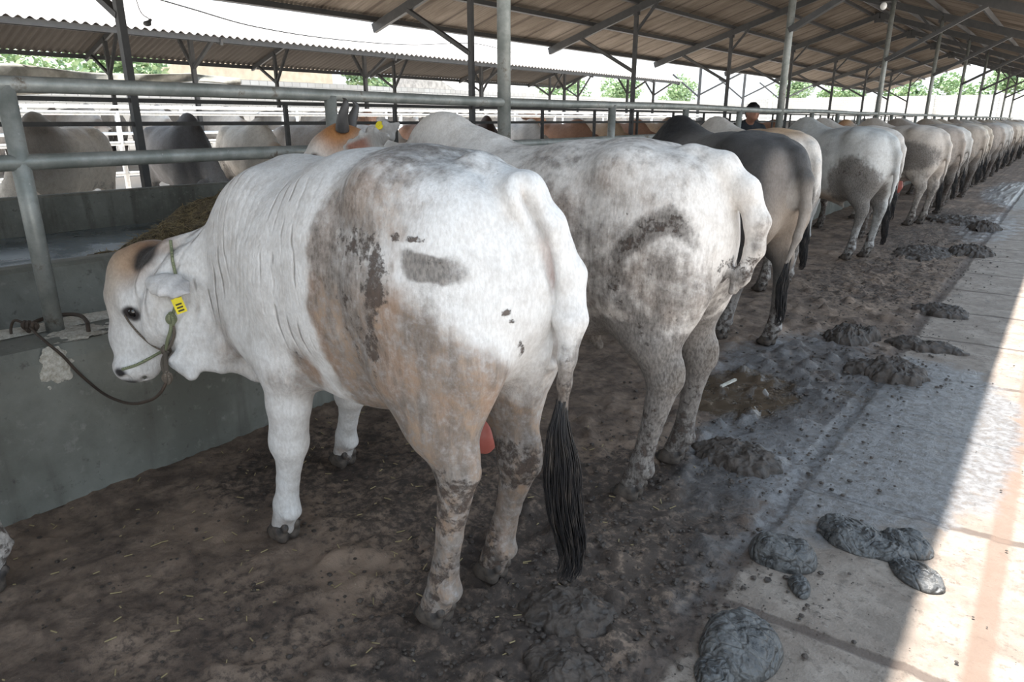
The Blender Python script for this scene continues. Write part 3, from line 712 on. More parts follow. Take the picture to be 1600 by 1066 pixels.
        D = np.concatenate([D, np.clip(fo, 0, 1)[:, None]], 1)
        return C, D
    FR = []
    V, Q, H, fr = None, None, None, None
    me, H, fr = finish_cow_fr(sp, COW1_VOX, 'white_bull_skin', coat, folds, FR)
    o = place_cow('zebu_bull', me, H, org, yaw, 'nearest white zebu bull, brown-stained flank, head lowered at the trough')
    eyes(o, fr[0], r=.023, b=.106); 
    # tail switch
    path = [at(879, 625, x=-.965), at(875, 665, x=-.965), at(878, 720, x=-.965), at(884, 790, x=-.96), at(890, 850, x=-.955), at(886, 905, x=-.95)]
    sw = bpy.data.objects.new('tail_switch', switch_mesh([f(q) for q in path], .052, 420, 5)); link(sw); sw.parent = o
    tag(sw, 'black wavy tail switch')
    # scrotum skin seen between the hind legs
    s = SDF().seg((-.18, -.0, .72), (-.21, -.0, .62), .05, .055, k=.03).seg((-.21, 0, .62), (-.215, 0, .575), .05, .028, k=.03)
    V, Q = s.mesh(.012); sc = bpy.data.objects.new('udder_skin', np_mesh('flesh_shape', relax(V, Q, 2), Q, M['flesh'])); link(sc); sc.parent = o; sc.name = 'scrotum'
    tag(sc, 'pink scrotum between the hind legs')
    sc.location = f(at(752, 672, t=2.32))-np.array([-.2, 0, .63])
    # near ear, drooping sideways over the cheek, and the far ear
    bpy.context.view_layer.update()
    def skin(u, w_, lift): 
        mi = o.matrix_world.inverted(); ok, loc, nn, _ = o.ray_cast(mi @ Vector((0, 0, CAMH)), mi.to_3x3() @ Vector(ray(u, w_))); return np.array(loc)+np.array(nn)*lift
    r0 = skin(242, 443, .0); r1 = skin(300, 452, .075); d = r1-r0; L = float(np.linalg.norm(d))*1.08
    mE, inner, tip = ear_mesh(d, L, 1, v((.55, -.25, .75)), width=.046)
    C = np.tile((.66, .65, .64), (len(inner), 1)).astype(float); C = C*(1-tip[:, None]*.5)+np.array((.33, .32, .33))*tip[:, None]*.5; C = C*(1-inner[:, None])+np.array((.30, .13, .09))*inner[:, None]
    set_color(mE, 'coat', C); set_color(mE, 'dirt', np.zeros((len(C), 3)), 0.0)
    er = bpy.data.objects.new('ear', mE); link(er); er.parent = o; er.location = r0
    # ear tag
    c = skin(284, 469, .075)
    tg = MB().box((-.017, -.002, -.034), (.017, .002, .022)).box((-.006, -.002, .022), (.006, .002, .036)).build('ear_tag', M['tag_yellow'], o)
    tg.location = c; tg.rotation_euler = (R_(8), R_(-14), math.atan2(lat[1], lat[0])+PI/2); tag(tg, 'yellow plastic ear tag')
    mk = MB()
    for zz in (-.024, -.012, 0.0): mk.box((-.010, -.0032, zz-.003), (.010, -.0021, zz+.003)).box((-.010, .0021, zz-.003), (.010, .0032, zz+.003))
    mk.build('print', M['ink'], tg)
    return o, f, v, p
def finish_cow_fr(sp, vox, name, coat, folds, FR):
    V, Q, H, fr = cow_mesh(sp, vox, name); FR.append(fr)
    N = vnormals(V, Q)
    if N[np.argmax(V[:, 2]), 2] < 0: Q = Q[:, ::-1]; N = -N
    d = (fbm(V, 9, 3, 5)-.5)*.010
    if folds is not None: d = d+folds(V)
    V = V+N*d[:, None]
    me = np_mesh(name, V, Q, M['hide'])
    C, D = coat(V, N)
    set_color(me, 'coat', C); set_color(me, 'dirt', D, 0.0)
    return me, H, fr
EARSKIN = {0: ((.6, .58, .55), (.45, .22, .16), (.35, .34, .33))}
def std_spec(pose='up', turn=0.0, hump=(.46, 1.37, .19, .085, .17), thin=0.0, tail='down', **kw):
    """a standing animal, forward +X; turn = sideways swing of head and neck in metres at the poll"""
    if pose == 'up':
        nk = [((.40, 0, 1.06), (.2, .30, .33)), ((.70, turn*.25, 1.13), (.135, .23, .27)), ((.93, turn*.65, 1.25), (.1, .16, .19)), ((1.03, turn*.95, 1.34), (.085, .12, .13))]
        hd = dict(O=(1.06, turn, 1.49), f=(.78, turn*.7, -.62), l=(-turn*.9, 1, 0), scale=.98, thin=thin, ears=[((-.35, .9, .0), .23), ((-.35, -.9, .0), .23)])
        dw = [((.72, turn*.2, .92), (.95, turn*.6, 1.12), (.03, .07), (.025, .05)), ((.62, 0, .76), (.74, turn*.2, .92), (.05, .1), (.035, .07))]
    else:
        nk = [((.40, 0, 1.04), (.2, .31, .34)), ((.72, turn*.25, .98), (.135, .22, .27)), ((.95, turn*.7, .87), (.1, .16, .2)), ((1.04, turn*.95, .80), (.085, .12, .14))]
        hd = dict(O=(1.15, turn, .90), f=(.25, turn*.5, -.95), l=(-turn*.5, 1, 0), scale=.98, thin=thin, ears=[((-.3, .85, -.3), .22), ((-.3, -.85, -.3), .22)])
        dw = [((.70, turn*.2, .72), (.92, turn*.6, .64), (.035, .07), (.025, .05))]
    if pose == 'mid':
        nk = [(n[0][0], n[0][1], n[0][2]) if False else ((n[0][0]*.98, n[0][1], n[0][2]+.18*max(0, n[0][0]-.4)/.6), n[1]) for n in nk]
        hd = dict(O=(1.06, turn, 1.17), f=(.28, turn*.5, -.93), l=(-turn*.5, 1, 0), scale=.95, thin=thin, ears=[((-.3, .85, -.1), .22), ((-.3, -.85, -.1), .22)]); dw = [((.66, turn*.2, .80), (.86, turn*.6, .84), (.035, .07), (.025, .05))]
    if tail == 'down':
        tl = [((-.58, 0, 1.35), (.045, .045)), ((-.70, .0, 1.28), (.045, .045)), ((-.775, 0, 1.15), (.036, .036)), ((-.79, 0, .98), (.028, .028)), ((-.78, 0, .80), (.02, .02)), ((-.765, 0, .62), (.016, .016))]
    else: tl = tail
    sp = dict(neck=nk, head=hd, dewlap=dw, tail=tl, hump=hump, sheath=.56)
    sp.update(kw); return sp
def paint(n, base): return np.tile(base, (n, 1)).astype(float), np.zeros((n, 3))
def legs_mud(V, D, hz=.55, fz=.3, a=.6):
    x, y, z = V.T
    hi = x < -.1
    D[:, 2] = np.maximum(D[:, 2], np.where(hi, a*(1-sstep(hz*.75, hz*1.4, z)), a*.8*(1-sstep(fz*.5, fz*1.3, z))))
    D[:, 1] = np.maximum(D[:, 1], np.where(hi, .56*(1-sstep(.2, .62, z)), .5*(1-sstep(.05, .2, z))))
def head_marks(V, fr, C, eye=(.03, .025, .025), nose=(.05, .045, .045), poll=None):
    P, rot = fr; HL = (V-P(0, 0, 0))@rot; inh = blob(V, P(.25, 0, -.1), (.4, .4, .4), .3)
    def col(m, c): C[:] = C*(1-m[:, None])+np.array(c)*m[:, None]
    for q in (1, -1): col(inh*blob(HL, (.23, q*.11, -.075), (.036, .03, .032), .6), eye)
    col(inh*sstep(.47, .495, HL[:, 0])*sstep(-.1, -.06, HL[:, 2]), nose)
    if poll: col(inh*blob(HL, (.03, 0, -.06), (.14, .2, .14), 1.0), poll)

def make_cow(name, org, yaw, label, coat, vox, switch=True, group=None, horns=None, folds=None, tags=None, **kw):
    f, v = W2L(org, yaw)
    sp = std_spec(**kw); FR = []
    def coat2(V, N):
        C, D = coat(V, N); return C, D
    FRh = FR
    me, H, fr = finish_cow_fr(sp, vox, name+'_skin', lambda V, N: coat(V, N, FRh[0]), folds, FR)
    o = place_cow(name, me, H, org, yaw, label, group)
    eyes(o, fr[0], r=.021, b=.106); put_ears(o, fr, sp['head']['ears'], sp['head']['l'], skin=EARSKIN.get(name, EARSKIN[0]) if not kw.get('earskin') else kw['earskin'])
    if switch:
        e = np.array(sp['tail'][-1][0]); a = np.array(sp['tail'][-2][0])
        L = switch if not isinstance(switch, bool) else .38
        pth = [a*.35+e*.65, e+[0, 0, -.06], e+[.005, .004, -L*.35], e+[.0, .008, -L*.7], e+[.006, .0, -L]]
        s = bpy.data.objects.new('tail_switch', switch_mesh(pth, .034, 120, 9, rr=.0025)); link(s); s.parent = o
    if horns:
        P, rot = fr[0], fr[1]
        for q in (1, -1):
            pts = [P(.03, q*.07, -.09), P(-.02, q*.10, -.06), P(-.09, q*.115, -.03), P(-.155*horns, q*.09, .0)]
            h = bpy.data.objects.new('horn', horn_mesh(pts, .034)); link(h); h.parent = o
    if tags:
        P, rot = fr
        for (q, mat, pos) in tags:
            t = MB().tube([(0, 0, -.002), (0, 0, .003)], .021, 16).tube([(0, 0, .003), (0, 0, .007)], .006, 10).build('ear_tag', M[mat], o)
            t.location = pos[0]; t.rotation_euler = Vector(pos[1]).to_track_quat('Z', 'Y').to_euler()
    return o, f, v, fr

def near_row():
    # second animal: dirty white ox with its head up, horns and a tagged ear
    org = (-1.66, 2.5); yaw = R_(180); f, v = W2L(org, yaw)
    def coat2(V, N, fr):
        C, D = paint(len(V), (.74, .70, .655)); x, y, z = V.T
        def col(m, c): C[:] = C*(1-m[:, None])+np.array(c)*m[:, None]
        head_marks(V, fr, C, poll=(.42, .19, .07))
        W = V+np.stack([fbm(V, 5, 4, s_)-.5 for s_ in (51, 52, 53)], 1)*.18
        def up(ch, a, m): D[:, ch] = np.maximum(D[:, ch], a*m)
        xw, yw, zw = W.T; back = 1-sstep(.2, .6, xw)
        up(0, .44, back); up(2, .46, back*(1-sstep(1.1, 1.35, zw))); up(2, .36, back)
        up(0, .48, blob(W, (-.12, .3, 1.15), (.18, .2, .3), 1.4)); up(2, .62, blob(W, (-.22, .3, .92), (.25, .25, .25), 1.4)); up(0, .5, blob(W, (-.2, .3, .9), (.3, .25, .3), 1.4))
        ctr = np.array((-.60, .2, .93)); dd = np.sqrt(((W-ctr)**2*np.array((1, .35, 1))).sum(1))
        arc = np.exp(-((dd-.215)/.07)**2)*sstep(.93, 1.05, zw+.25*(-.5-xw)); side = np.exp(-((dd-.2)/.07)**2)
        up(2, 1.05, arc); up(1, .56, arc); up(2, .75, side); up(1, .47, side*(xw > -.5)); up(1, .42, side*(zw < .9))
        pat = 1-sstep(.11, .19, dd); D[:, 1] = np.maximum(D[:, 1]*(1-pat), .36*pat); D[:, 2] = D[:, 2]*(1-pat)+.55*pat; up(0, .55, pat)
        up(2, .95, back*(1-sstep(.70, .86, zw))*(x < -.2)); up(0, .5, back*(1-sstep(.6, .9, zw)))
        up(1, .36, back*blob(W, (-.45, .1, 1.42), (.3, .3, .06), 1.2)); up(1, .34, back*(zw < 1.2))
        wh = blob(W, (-.74, .02, 1.17), (.10, .2, .20), 1); D[:, :] *= (1-wh*.85)[:, None]
        up(0, .5, blob(V, (-.1, 0, .66), (.6, .2, .1), 1)); col(blob(V, (-.05, 0, .66), (.4, .16, .08), 1)*.8, (.42, .22, .11))
        legs_mud(V, D, .62, .3, .9); up(0, .45, (1-sstep(.3, .6, zw))); up(1, .47, (x < -.2)*(1-sstep(.4, .6, zw)))
        up(1, .5, (x < -.72)*(1-sstep(1.0, 1.1, z))*(z > .80)*(y < .1))
        for q in (1, -1): col(blob(V, (-.66, q*.17, .56), (.05, .08, .05), 1), (.30, .22, .13))
        return C, D
    tl = [((-.56, 0, 1.36), (.06, .06)), ((-.68, 0, 1.335), (.055, .055)), ((-.775, 0, 1.26), (.046, .048)), ((-.825, -.01, 1.15), (.04, .042)), ((-.825, -.01, 1.05), (.03, .034)), ((-.79, 0, .95), (.026, .028)), ((-.765, .02, .89), (.018, .02))]
    O = np.array((-2.90, 2.30, 1.53)); ff = nrm((-.50, -.42, -.72)); ll = nrm((.42, -.60, 0)); cc = np.cross(ff, ll)
    ears = []; EARS = []
    for q, tip in ((1, at(607, 213, y=2.12)), (-1, at(625, 192, y=2.46))):
        root = O+.95*(ff*.11+ll*q*.085-cc*.17); d = tip-root; ears.append((v(d), float(np.linalg.norm(d)))); EARS.append(f(root+d*.8))
    nk = [((.40, 0, 1.06), (.2, .30, .33)), ((.68, .02, 1.10), (.14, .22, .28)), (f((-2.58, 2.40, 1.24)), (.11, .15, .2)), (f((-2.74, 2.35, 1.34)), (.09, .11, .14))]
    hd = dict(O=f(O), f=v(ff), l=v(ll), scale=.95, ears=ears)
    o, f, v, fr = make_cow('zebu_ox', org, yaw, 'dirty white zebu ox with raised head, standing second from the camera', coat2, .0125, switch=False, tail=tl,
             LH=f((-1.17, 2.31, 0))[:2], RH=f((-1.17, 2.71, 0))[:2], hockL=f((-1.07, 2.33, .54)), hockR=f((-1.085, 2.69, .53)), neck=nk,
             hump=(.70, 1.37, .2, .085, .17), head=hd, horns=.62,
             tags=[(-1, 'tag_yellow', (f(at(593, 196, y=2.42)), v((.3, -.9, .3))))])
    return o

def rest_of_row():
    # third: dark grey, seen half from behind
    org = (-1.95, 4.87); yaw = R_(153); f, v = W2L(org, yaw)
    def coat3(V, N, fr):
        C, D = paint(len(V), (.062, .06, .06)); x, y, z = V.T; nz = fbm(V, 5, 4, 3)
        def col(m, c): C[:] = C*(1-m[:, None])+np.array(c)*m[:, None]
        head_marks(V, fr, C)
        col(.6*sstep(.40, .75, nz+.25*blob(V, (.05, .2, 1.2), (.25, .3, .3), 1.3)-.1*(x < -.3)), (.12, .11, .10))
        col(.8*blob(V, (.05, .2, 1.32), (.2, .3, .12), 1.2), (.17, .16, .15))
        col(blob(V, (.55, 0, 1.35), (.3, .3, .3), 1), (.018, .019, .022))
        col(.85*blob(V, (-.72, .0, .85), (.2, .2, .22), 1.2), (.42, .34, .27)); col(.6*blob(V, (-.68, .12, 1.12), (.07, .08, .2), 1.2), (.36, .31, .27))
        low = 1-sstep(.38, .66, z+.12*(nz-.5)); col(low*.85, (.24, .22, .20)); col((1-sstep(.1, .42, z+.2*(nz-.5)))*.9, (.50, .48, .46))
        col((x < -.74)*(1-sstep(1.05, 1.2, z))*.8, (.30, .27, .24))
        legs_mud(V, D, .5, .3, .55); D[:, 1] = np.maximum(D[:, 1], .5*(1-sstep(.06, .16, z)))
        D[:, 1] = np.maximum(D[:, 1], .45*blob(V, (-.6, 0, .5), (.14, .4, .1), 1))
        return C, D
    make_cow('zebu_bull', org, yaw, 'dark grey zebu bull with a black hump, hindquarters turned to the camera', coat3, .015, switch=.42,
             LH=f((-1.73, 4.66, 0))[:2], RH=f((-1.41, 4.72, 0))[:2], hockL=f((-1.60, 4.62, .54)), hockR=f((-1.36, 4.66, .60)), pose='mid',
             tail=[((-.58, 0, 1.35), (.05, .05)), ((-.70, -.01, 1.29), (.05, .05)), ((-.785, -.02, 1.15), (.042, .042)), ((-.80, -.03, .98), (.034, .034)), ((-.79, 0, .80), (.025, .025)), ((-.775, .05, .64), (.018, .018))])
    # fourth: mostly hidden, white and ginger
    def coat4(V, N, fr):
        C, D = paint(len(V), (.68, .64, .59)); x, y, z = V.T
        def col(m, c): C[:] = C*(1-m[:, None])+np.array(c)*m[:, None]
        col(.9*blob(V, (-.30, .05, 1.42), (.35, .22, .14), 1.1), (.50, .31, .16))
        D[:, 2] = np.maximum(D[:, 2], .62*(1-sstep(.8, 1.15, z))); D[:, 1] = np.maximum(D[:, 1], .35*blob(V, (-.6, .1, .95), (.25, .3, .2), 1.2)); D[:, 0] = .3*(1-sstep(.6, 1.1, z))
        legs_mud(V, D, .6, .3, .6); return C, D
    make_cow('zebu_ox', (-2.36, 6.62), R_(155), 'white zebu ox with a ginger back, half hidden behind the dark grey bull', coat4, .018, pose='mid')
    # fifth: pale grey flank seen from the side
    def coat5(V, N, fr):
        C, D = paint(len(V), (.50, .505, .49)); x, y, z = V.T; nz = fbm(V, 5, 4, 8)
        def col(m, c): C[:] = C*(1-m[:, None])+np.array(c)*m[:, None]
        col(.7*sstep(.45, .7, nz), (.36, .365, .36)); col(.7*blob(V, (-.6, .15, 1.1), (.2, .2, .28), 1.2), (.70, .69, .66))
        col(.8*blob(V, (.1, .1, .66), (.5, .3, .1), 1.1), (.36, .26, .18))
        W = V+np.stack([fbm(V, 5, 4, s_)-.5 for s_ in (61, 62, 63)], 1)*.14; dk = blob(W, (-.46, .2, .74), (.30, .4, .40), .6); D[:, 2] = 1.05*dk; D[:, 1] = .5*dk*sstep(.8, .98, W[:, 2])
        legs_mud(V, D, .6, .3, .5); col((1-sstep(.2, .36, z))*(x < -.2)*.8, (.55, .54, .52)); return C, D
    make_cow('zebu_bull', (-2.11, 8.72), R_(155), 'pale grey zebu bull with dark muddy thighs and long black tail switch', coat5, .018, pose='mid', switch=.42)
    # sixth: cream with a dirty grey flank, head raised over the rail
    def coat6(V, N, fr):
        C, D = paint(len(V), (.58, .52, .46)); x, y, z = V.T
        def col(m, c): C[:] = C*(1-m[:, None])+np.array(c)*m[:, None]
        head_marks(V, fr, C, poll=(.40, .24, .13)); col(.8*blob(V, (.95, .3, 1.35), (.2, .2, .12), 1), (.62, .22, .10))
        D[:, 2] = np.maximum(.95*blob(V, (-.3, .25, 1.0), (.5, .4, .22), .9), .5*(1-sstep(.7, 1, z))); D[:, 1] = .5*blob(V, (-.2, .3, 1.0), (.35, .3, .17), 1)
        legs_mud(V, D, .6, .3, .6); return C, D
    o, f, v, fr = make_cow('zebu_bull', (-2.07, 12.15), R_(157), 'cream zebu bull with grey mud across its flank, pink scrotum showing', coat6, .02, pose='up', head=dict(O=(.97, .05, 1.54), f=(.42, .30, -.86), l=(-.5, .85, 0), scale=.93, ears=[((-.5, .85, .1), .21), ((-.3, -.9, .1), .21)]), neck=[((.40, 0, 1.06), (.2, .30, .33)), ((.66, 0, 1.16), (.135, .22, .27)), ((.84, .03, 1.29), (.1, .15, .18)), ((.92, .05, 1.40), (.085, .11, .12))])
    s = SDF().seg((0, 0, .1), (0, 0, -.02), .045, .055, k=.03).seg((0, 0, -.02), (0, 0, -.09), .055, .03, k=.03)
    V, Q = s.mesh(.014); sc = bpy.data.objects.new('scrotum', np_mesh('flesh_shape', relax(V, Q, 2), Q, M['flesh'])); link(sc); sc.parent = o; sc.location = (-.16, .06, .56)
    tag(sc, 'pink scrotum under the belly')
# ---------------------------------------------------------------- the shed and its surroundings
RX, RH_, HALF = -5.95, 5.1, 5.35              # ridge line, ridge height, half span
Y0, Y1 = -6.0, 57.0
def rz(x): return RH_-.318*abs(x-RX)
POST_Y = [-2, 4, 10, 16, 22, 28, 34, 40, 46, 52]
ORD = ['nearest', 'second', 'third', 'fourth', 'fifth', 'sixth', 'seventh', 'eighth', 'ninth', 'tenth', 'eleventh', 'twelfth', 'thirteenth', 'fourteenth', 'fifteenth', 'sixteenth', 'seventeenth', 'eighteenth', 'nineteenth', 'twentieth']

def corrugated(name, xa, za, xb, zb, ya, yb, mat, pitch=.09, amp=.012, samples=6, th=.006):
    n = int((yb-ya)/pitch*samples)+1
    ys = np.linspace(ya, yb, n); ph = np.cos((ys-ya)/pitch*2*PI)*amp
    V = []; 
    for x, z, e in ((xa, za, 0), (xb, zb, 0)):
        V.append(np.stack([np.full(n, x), ys, z+ph], 1))
    for x, z in ((xa, za), (xb, zb)): V.append(np.stack([np.full(n, x), ys, z+ph+th], 1))
    V = np.concatenate(V); i = np.arange(n-1)
    q = lambda a, b: np.stack([a*n+i, a*n+i+1, b*n+i+1, b*n+i], 1)
    Q = np.concatenate([q(0, 1), q(3, 2), q(2, 0), q(1, 3)])
    o = bpy.data.objects.new(name, np_mesh(name, V, Q, mat, False)); link(o); return o

def build_shed():
    for nm, s_ in (('roof_left', -1), ('roof_right', 1)):
        xe = RX+s_*HALF
        o = corrugated(nm, xe, rz(xe), RX, RH_, Y0, Y1, M['roof_sheet']); tag(o, kind='structure')
    rc = MB()
    for s_ in (-1, 1): rc.bar((RX+s_*.16, Y0, RH_+.02), (RX+s_*.16, Y1, RH_+.02), .34, .012, up=(s_*.3, 0, 1))
    tag(rc.build('trim_ridge', M['roof_sheet']), kind='structure')
    # portal frames: two posts, two rafters, knee braces out to the eaves and up to the rafters
    def frame(y, k):
        t = empty('roof_truss', (RX, y, 0))
        tag(t, '%s roof frame along the shed, dark steel rafters on grey posts with knee braces' % ORD[k], 'roof frame', 'steel frames carrying the shed roof')
        for s_, px in ((1, -3.19), (-1, -8.72)):
            dx = px-RX
            if s_ == 1: MB().tube([(dx, 0, .645), (dx, 0, rz(px)-.16)], .047, 16).build('post', M['pipe_grey'], t, True)
            else: MB().box((dx-.045, -.04, .645), (dx+.045, .04, rz(px)-.16)).build('post', M['steel_dark'], t)
            xe = s_*(HALF-.06)
            MB().box((xe-.005, -.05, -.001), (xe, .05, 0)) if False else None
            MB().bar((0, 0, RH_-.20), (xe, 0, rz(RX+xe)-.20), .085, .17).build('rafter', M['steel_dark'], t)
            bx = px+s_*1.55
            MB().bar((dx, 0, 2.62), (bx-RX, 0, rz(bx)-.26), .07, .10, up=(0, 1, 0)).build('knee_brace', M['steel_dark'], t)
            ix = px-s_*.55
            MB().bar((dx, 0, rz(px)-.72), (ix-RX, 0, rz(ix)-.26), .05, .07, up=(0, 1, 0)).build('gusset_brace', M['steel_dark'], t)
            MB().box((dx-.09, -.012, rz(px)-.34), (dx+.09, .012, rz(px)-.14)).build('gusset_plate', M['steel_dark'], t)
        MB().box((-.16, -.012, RH_-.42), (.16, .012, RH_-.1)).build('ridge_plate', M['steel_dark'], t)
    for k, y in enumerate(POST_Y): frame(y, k)
    names = ['lowest', 'second', 'third', 'fourth', 'topmost']
    for s_, side in ((-1, 'far'), (1, 'near')):
        for k in range(5):
            d = HALF-.14-k*1.24; x = RX+s_*d
            o = MB().bar((0, Y0+.1-20, 0), (0, Y1-.1-20, 0), .055, .10).build('purlin', M['steel_dark'], loc=(x, 20, rz(x)-.075))
            o.rotation_euler = (0, s_*math.atan(.318), 0)
            tag(o, '%s purlin on the %s slope of the shed roof, dark steel channel' % (names[k], side), 'purlin', 'purlins under the shed roof')

def trough(name, sgn, x0):
    """cast concrete manger running the length of the shed; profile mirrored with sgn"""
    prof = [(0, 0), (0, .60), (-.03, .655), (-.09, .665), (-.30, .66), (-.36, .63), (-.42, .36), (-.74, .33), (-1.04, .77), (-1.07, .79), (-1.17, .79), (-1.20, .77), (-1.22, 0)]
    L = Y1-2-Y0; n = 90
    ys = np.linspace(Y0+1, Y1-1, n); V = []; Q = []
    m = len(prof)
    for j, y in enumerate(ys):
        for i, (px, pz) in enumerate(prof):
            w = (vnoise(np.array([[px*3, y*2.2, pz*3]]), 1, 5)[0]-.5)*.016
            V.append((x0+sgn*(px+w), y, pz+(w if pz > .3 else 0)))
    for j in range(n-1):
        for i in range(m-1):
            a = j*m+i; f = (a, a+1, a+m+1, a+m); Q.append(f if sgn < 0 else f)
    V += [(x0, ys[0], 0)]; Q += [tuple(range(m)), tuple(reversed(range((n-1)*m, n*m)))]
    o = mesh_obj(name, V, Q, M['concrete'])
    return o

def railing(x, mt, ys, zt, zl, r, label, names=('top_rail', 'lower_rail'), y0=-4.9, y1=55, square=False, pr=None):
    t = empty('pipe_railing', (x, 10, .6)); tag(t, label, 'railing')
    y0 -= 10; y1 -= 10
    for nm, z in zip(names, (zt, zl)):
        if square: MB().box((-r, y0, z-.6-r), (r, y1, z-.6+r)).build(nm, M[mt], t)
        else:
            pts = [(0.004*math.sin(i*1.7), y0+(y1-y0)*i/80, z-.6+.006*math.sin(i*.9)) for i in range(81)]
            MB().tube(pts, r, 14).build(nm, M[mt], t, True)
    for y in ys:
        p = pr or r*1.08
        if square: MB().box((-p, y-10-p, .05), (p, y-10+p, zt-.6)).build('upright', M[mt], t)
        else: MB().tube([(0, y-10, .05), (0, y-10, zt-.6)], p, 14).build('upright', M[mt], t, True)
    return t

def build_near():
    tag(trough('feeding_trough', 1, -2.98), 'grey concrete feeding trough in front of the nearest white bull', 'trough')
    tag(trough('feeding_trough', -1, -9.10), 'concrete feeding trough across the feed alley, in front of the facing cattle', 'trough')
    # raised feed alley between the troughs
    bm = MB().box((-7.9, Y0+1, 0), (-4.18, Y1-1, .42)); o = bm.build('floor_alley', M['concrete_wet_sky']); tag(o, kind='structure')
    ys = [1.0+1.5*k for k in range(-3, 36) if abs(((1.0+1.5*k-4) % 6)) > .1]
    railing(-3.19, 'pipe_grey', ys, 1.625, 1.34, .031, 'grey painted pipe railing above the near trough, between the roof posts')
    railing(-8.72, 'pipe_dark', [4+2.05*k for k in range(-2, 24) if abs((4+2.05*k-4) % 6) > .2], 1.72, 1.46, .024, 'dark steel railing above the far trough, beyond the feed alley', square=True, pr=.026)
    # dried feed crust along the lip of the near trough
    n = 260; V = []; F = []
    rnd = random.Random(4)
    for j in range(n):
        y = -1+j*.035; w0 = -3.345+.012*math.sin(j*.7); w1 = -3.225+.025*(vnoise(np.array([[0, y*6, 0]]), 1, 3)[0]-.5)
        z = .671
        V += [(w0, y, z-.012), (w0+.01, y, z+.004), ((w0+w1)/2, y, z+.006), (w1-.01, y, z+.003), (w1, y, z-.008)]
    for j in range(n-1):
        for i in range(4): F.append((j*5+i, j*5+i+1, (j+1)*5+i+1, (j+1)*5+i))
    o = mesh_obj('feed_crust', V, F, M['dried_feed'], None, True); tag(o, 'pale crust of dried feed along the rim of the near trough', 'dried feed', kind='stuff')
    # splash of dried feed round the foot of the pipe upright
    rnd = random.Random(9)
    def crust(c, rx, ry, thick, label, wall=False, seed=1):
        n = 90; u = np.linspace(-1.3, 1.3, n); A, B = np.meshgrid(u, u, indexing='ij'); a = A.ravel()*rx; b = B.ravel()*ry
        P = np.stack([a, b, np.full(a.size, seed*2.7)], 1); q = 1-np.sqrt(A**2+B**2).ravel()+(fbm(P, 22, 4, seed)-.5)*2.3
        h = thick*(np.clip(q, 0, .6)/.6)**.5*(.5+fbm(P, 90, 3, seed+3)); h = np.where(q > 0, h, -.004)
        V = np.stack([h, a, b], 1) if wall else np.stack([a, b, h], 1); idx = np.arange(n*n).reshape(n, n)
        Q = np.stack([idx[:-1, :-1].ravel(), idx[1:, :-1].ravel(), idx[1:, 1:].ravel(), idx[:-1, 1:].ravel()], 1); Q = Q[(q[Q] > -.1).any(1)]
        us = np.unique(Q); mp = np.full(n*n, -1); mp[us] = np.arange(len(us)); V = V[us]; Q = mp[Q]
        o = bpy.data.objects.new('feed_splash', np_mesh('feed_splash', V, Q, M['dried_feed'])); link(o); o.location = c; tag(o, label, 'dried feed')
    crust((-3.10, 1.07, .664), .085, .13, .008, 'white dried feed splash round the foot of the pipe upright')
    crust((-2.975, .905, .585), .055, .075, .007, 'crumbly patch of dried feed stuck on the trough wall below the upright', True, 4)
    # bent iron tying ring beside the upright
    t = MB().tube(smooth_path([(-3.19, .905, .685), (-3.235, .93, .70), (-3.275, 1.0, .705), (-3.27, 1.075, .705), (-3.2, 1.105, .705), (-3.10, 1.09, .70), (-3.055, 1.075, .69), (-3.05, 1.07, .65)], 6), .0085, 8).build('tie_bar', M['iron_rusty'], None, True)
    tag(t, 'rusty bent iron tying bar set in the trough rim by the pipe upright', 'tying bar')
    # feed heap on the alley
    g = 150; xs = np.linspace(-7.7, -4.22, g); yy = np.linspace(1.2, 6.2, 210)
    X, Y = np.meshgrid(xs, yy, indexing='ij'); P = np.stack([X.ravel(), Y.ravel(), np.zeros(X.size)], 1)
    r = np.sqrt(((X-(-5.35))/1.3)**2+((Y-3.75)/1.7)**2).ravel()+(fbm(P, 2.2, 3, 6)-.5)*.25
    h = .58*np.clip(1-r**1.6, 0, 1)**.85+(fbm(P, 3, 4, 3)-.5)*.14*(r < 1.15)+(fbm(P, 22, 3, 4)-.5)*.05*(r < 1.05)
    h = np.where(r < 1.1, h, -.1); Z = .42+np.clip(h, -.03, 2)
    V = np.stack([P[:, 0], P[:, 1], Z], 1); idx = np.arange(X.size).reshape(X.shape)
    Q = np.stack([idx[:-1, :-1].ravel(), idx[1:, :-1].ravel(), idx[1:, 1:].ravel(), idx[:-1, 1:].ravel()], 1)
    keep = (r[Q] < 1.12).any(1); Q = Q[keep]
    used = np.unique(Q); mp = np.full(len(V), -1); mp[used] = np.arange(len(used)); V = V[used]; Q = mp[Q]
    o = bpy.data.objects.new('feed_heap', np_mesh('feed_heap', V, Q, M['feed'], False)); link(o)
    tag(o, 'brown heap of chopped feed on the wet alley behind the bull\'s neck', 'feed heap', kind='stuff')
    rnd = random.Random(11); m = MB()
    for _ in range(2600):
        i = rnd.randrange(len(V)); p = Vector(V[i]); a = rnd.uniform(0, PI); l = rnd.uniform(.02, .06)
        d = Vector((math.cos(a), math.sin(a), rnd.uniform(-.4, .5)))*l; w = Vector((-math.sin(a), math.cos(a), .3))*.0028
        p = p+Vector((0, 0, .006)); m.add([p-d-w, p+d-w, p+d+w, p-d+w], [(0, 1, 2, 3)])
    st = m.build('straw', M['straw'], o); st['kind'] = 'stuff'

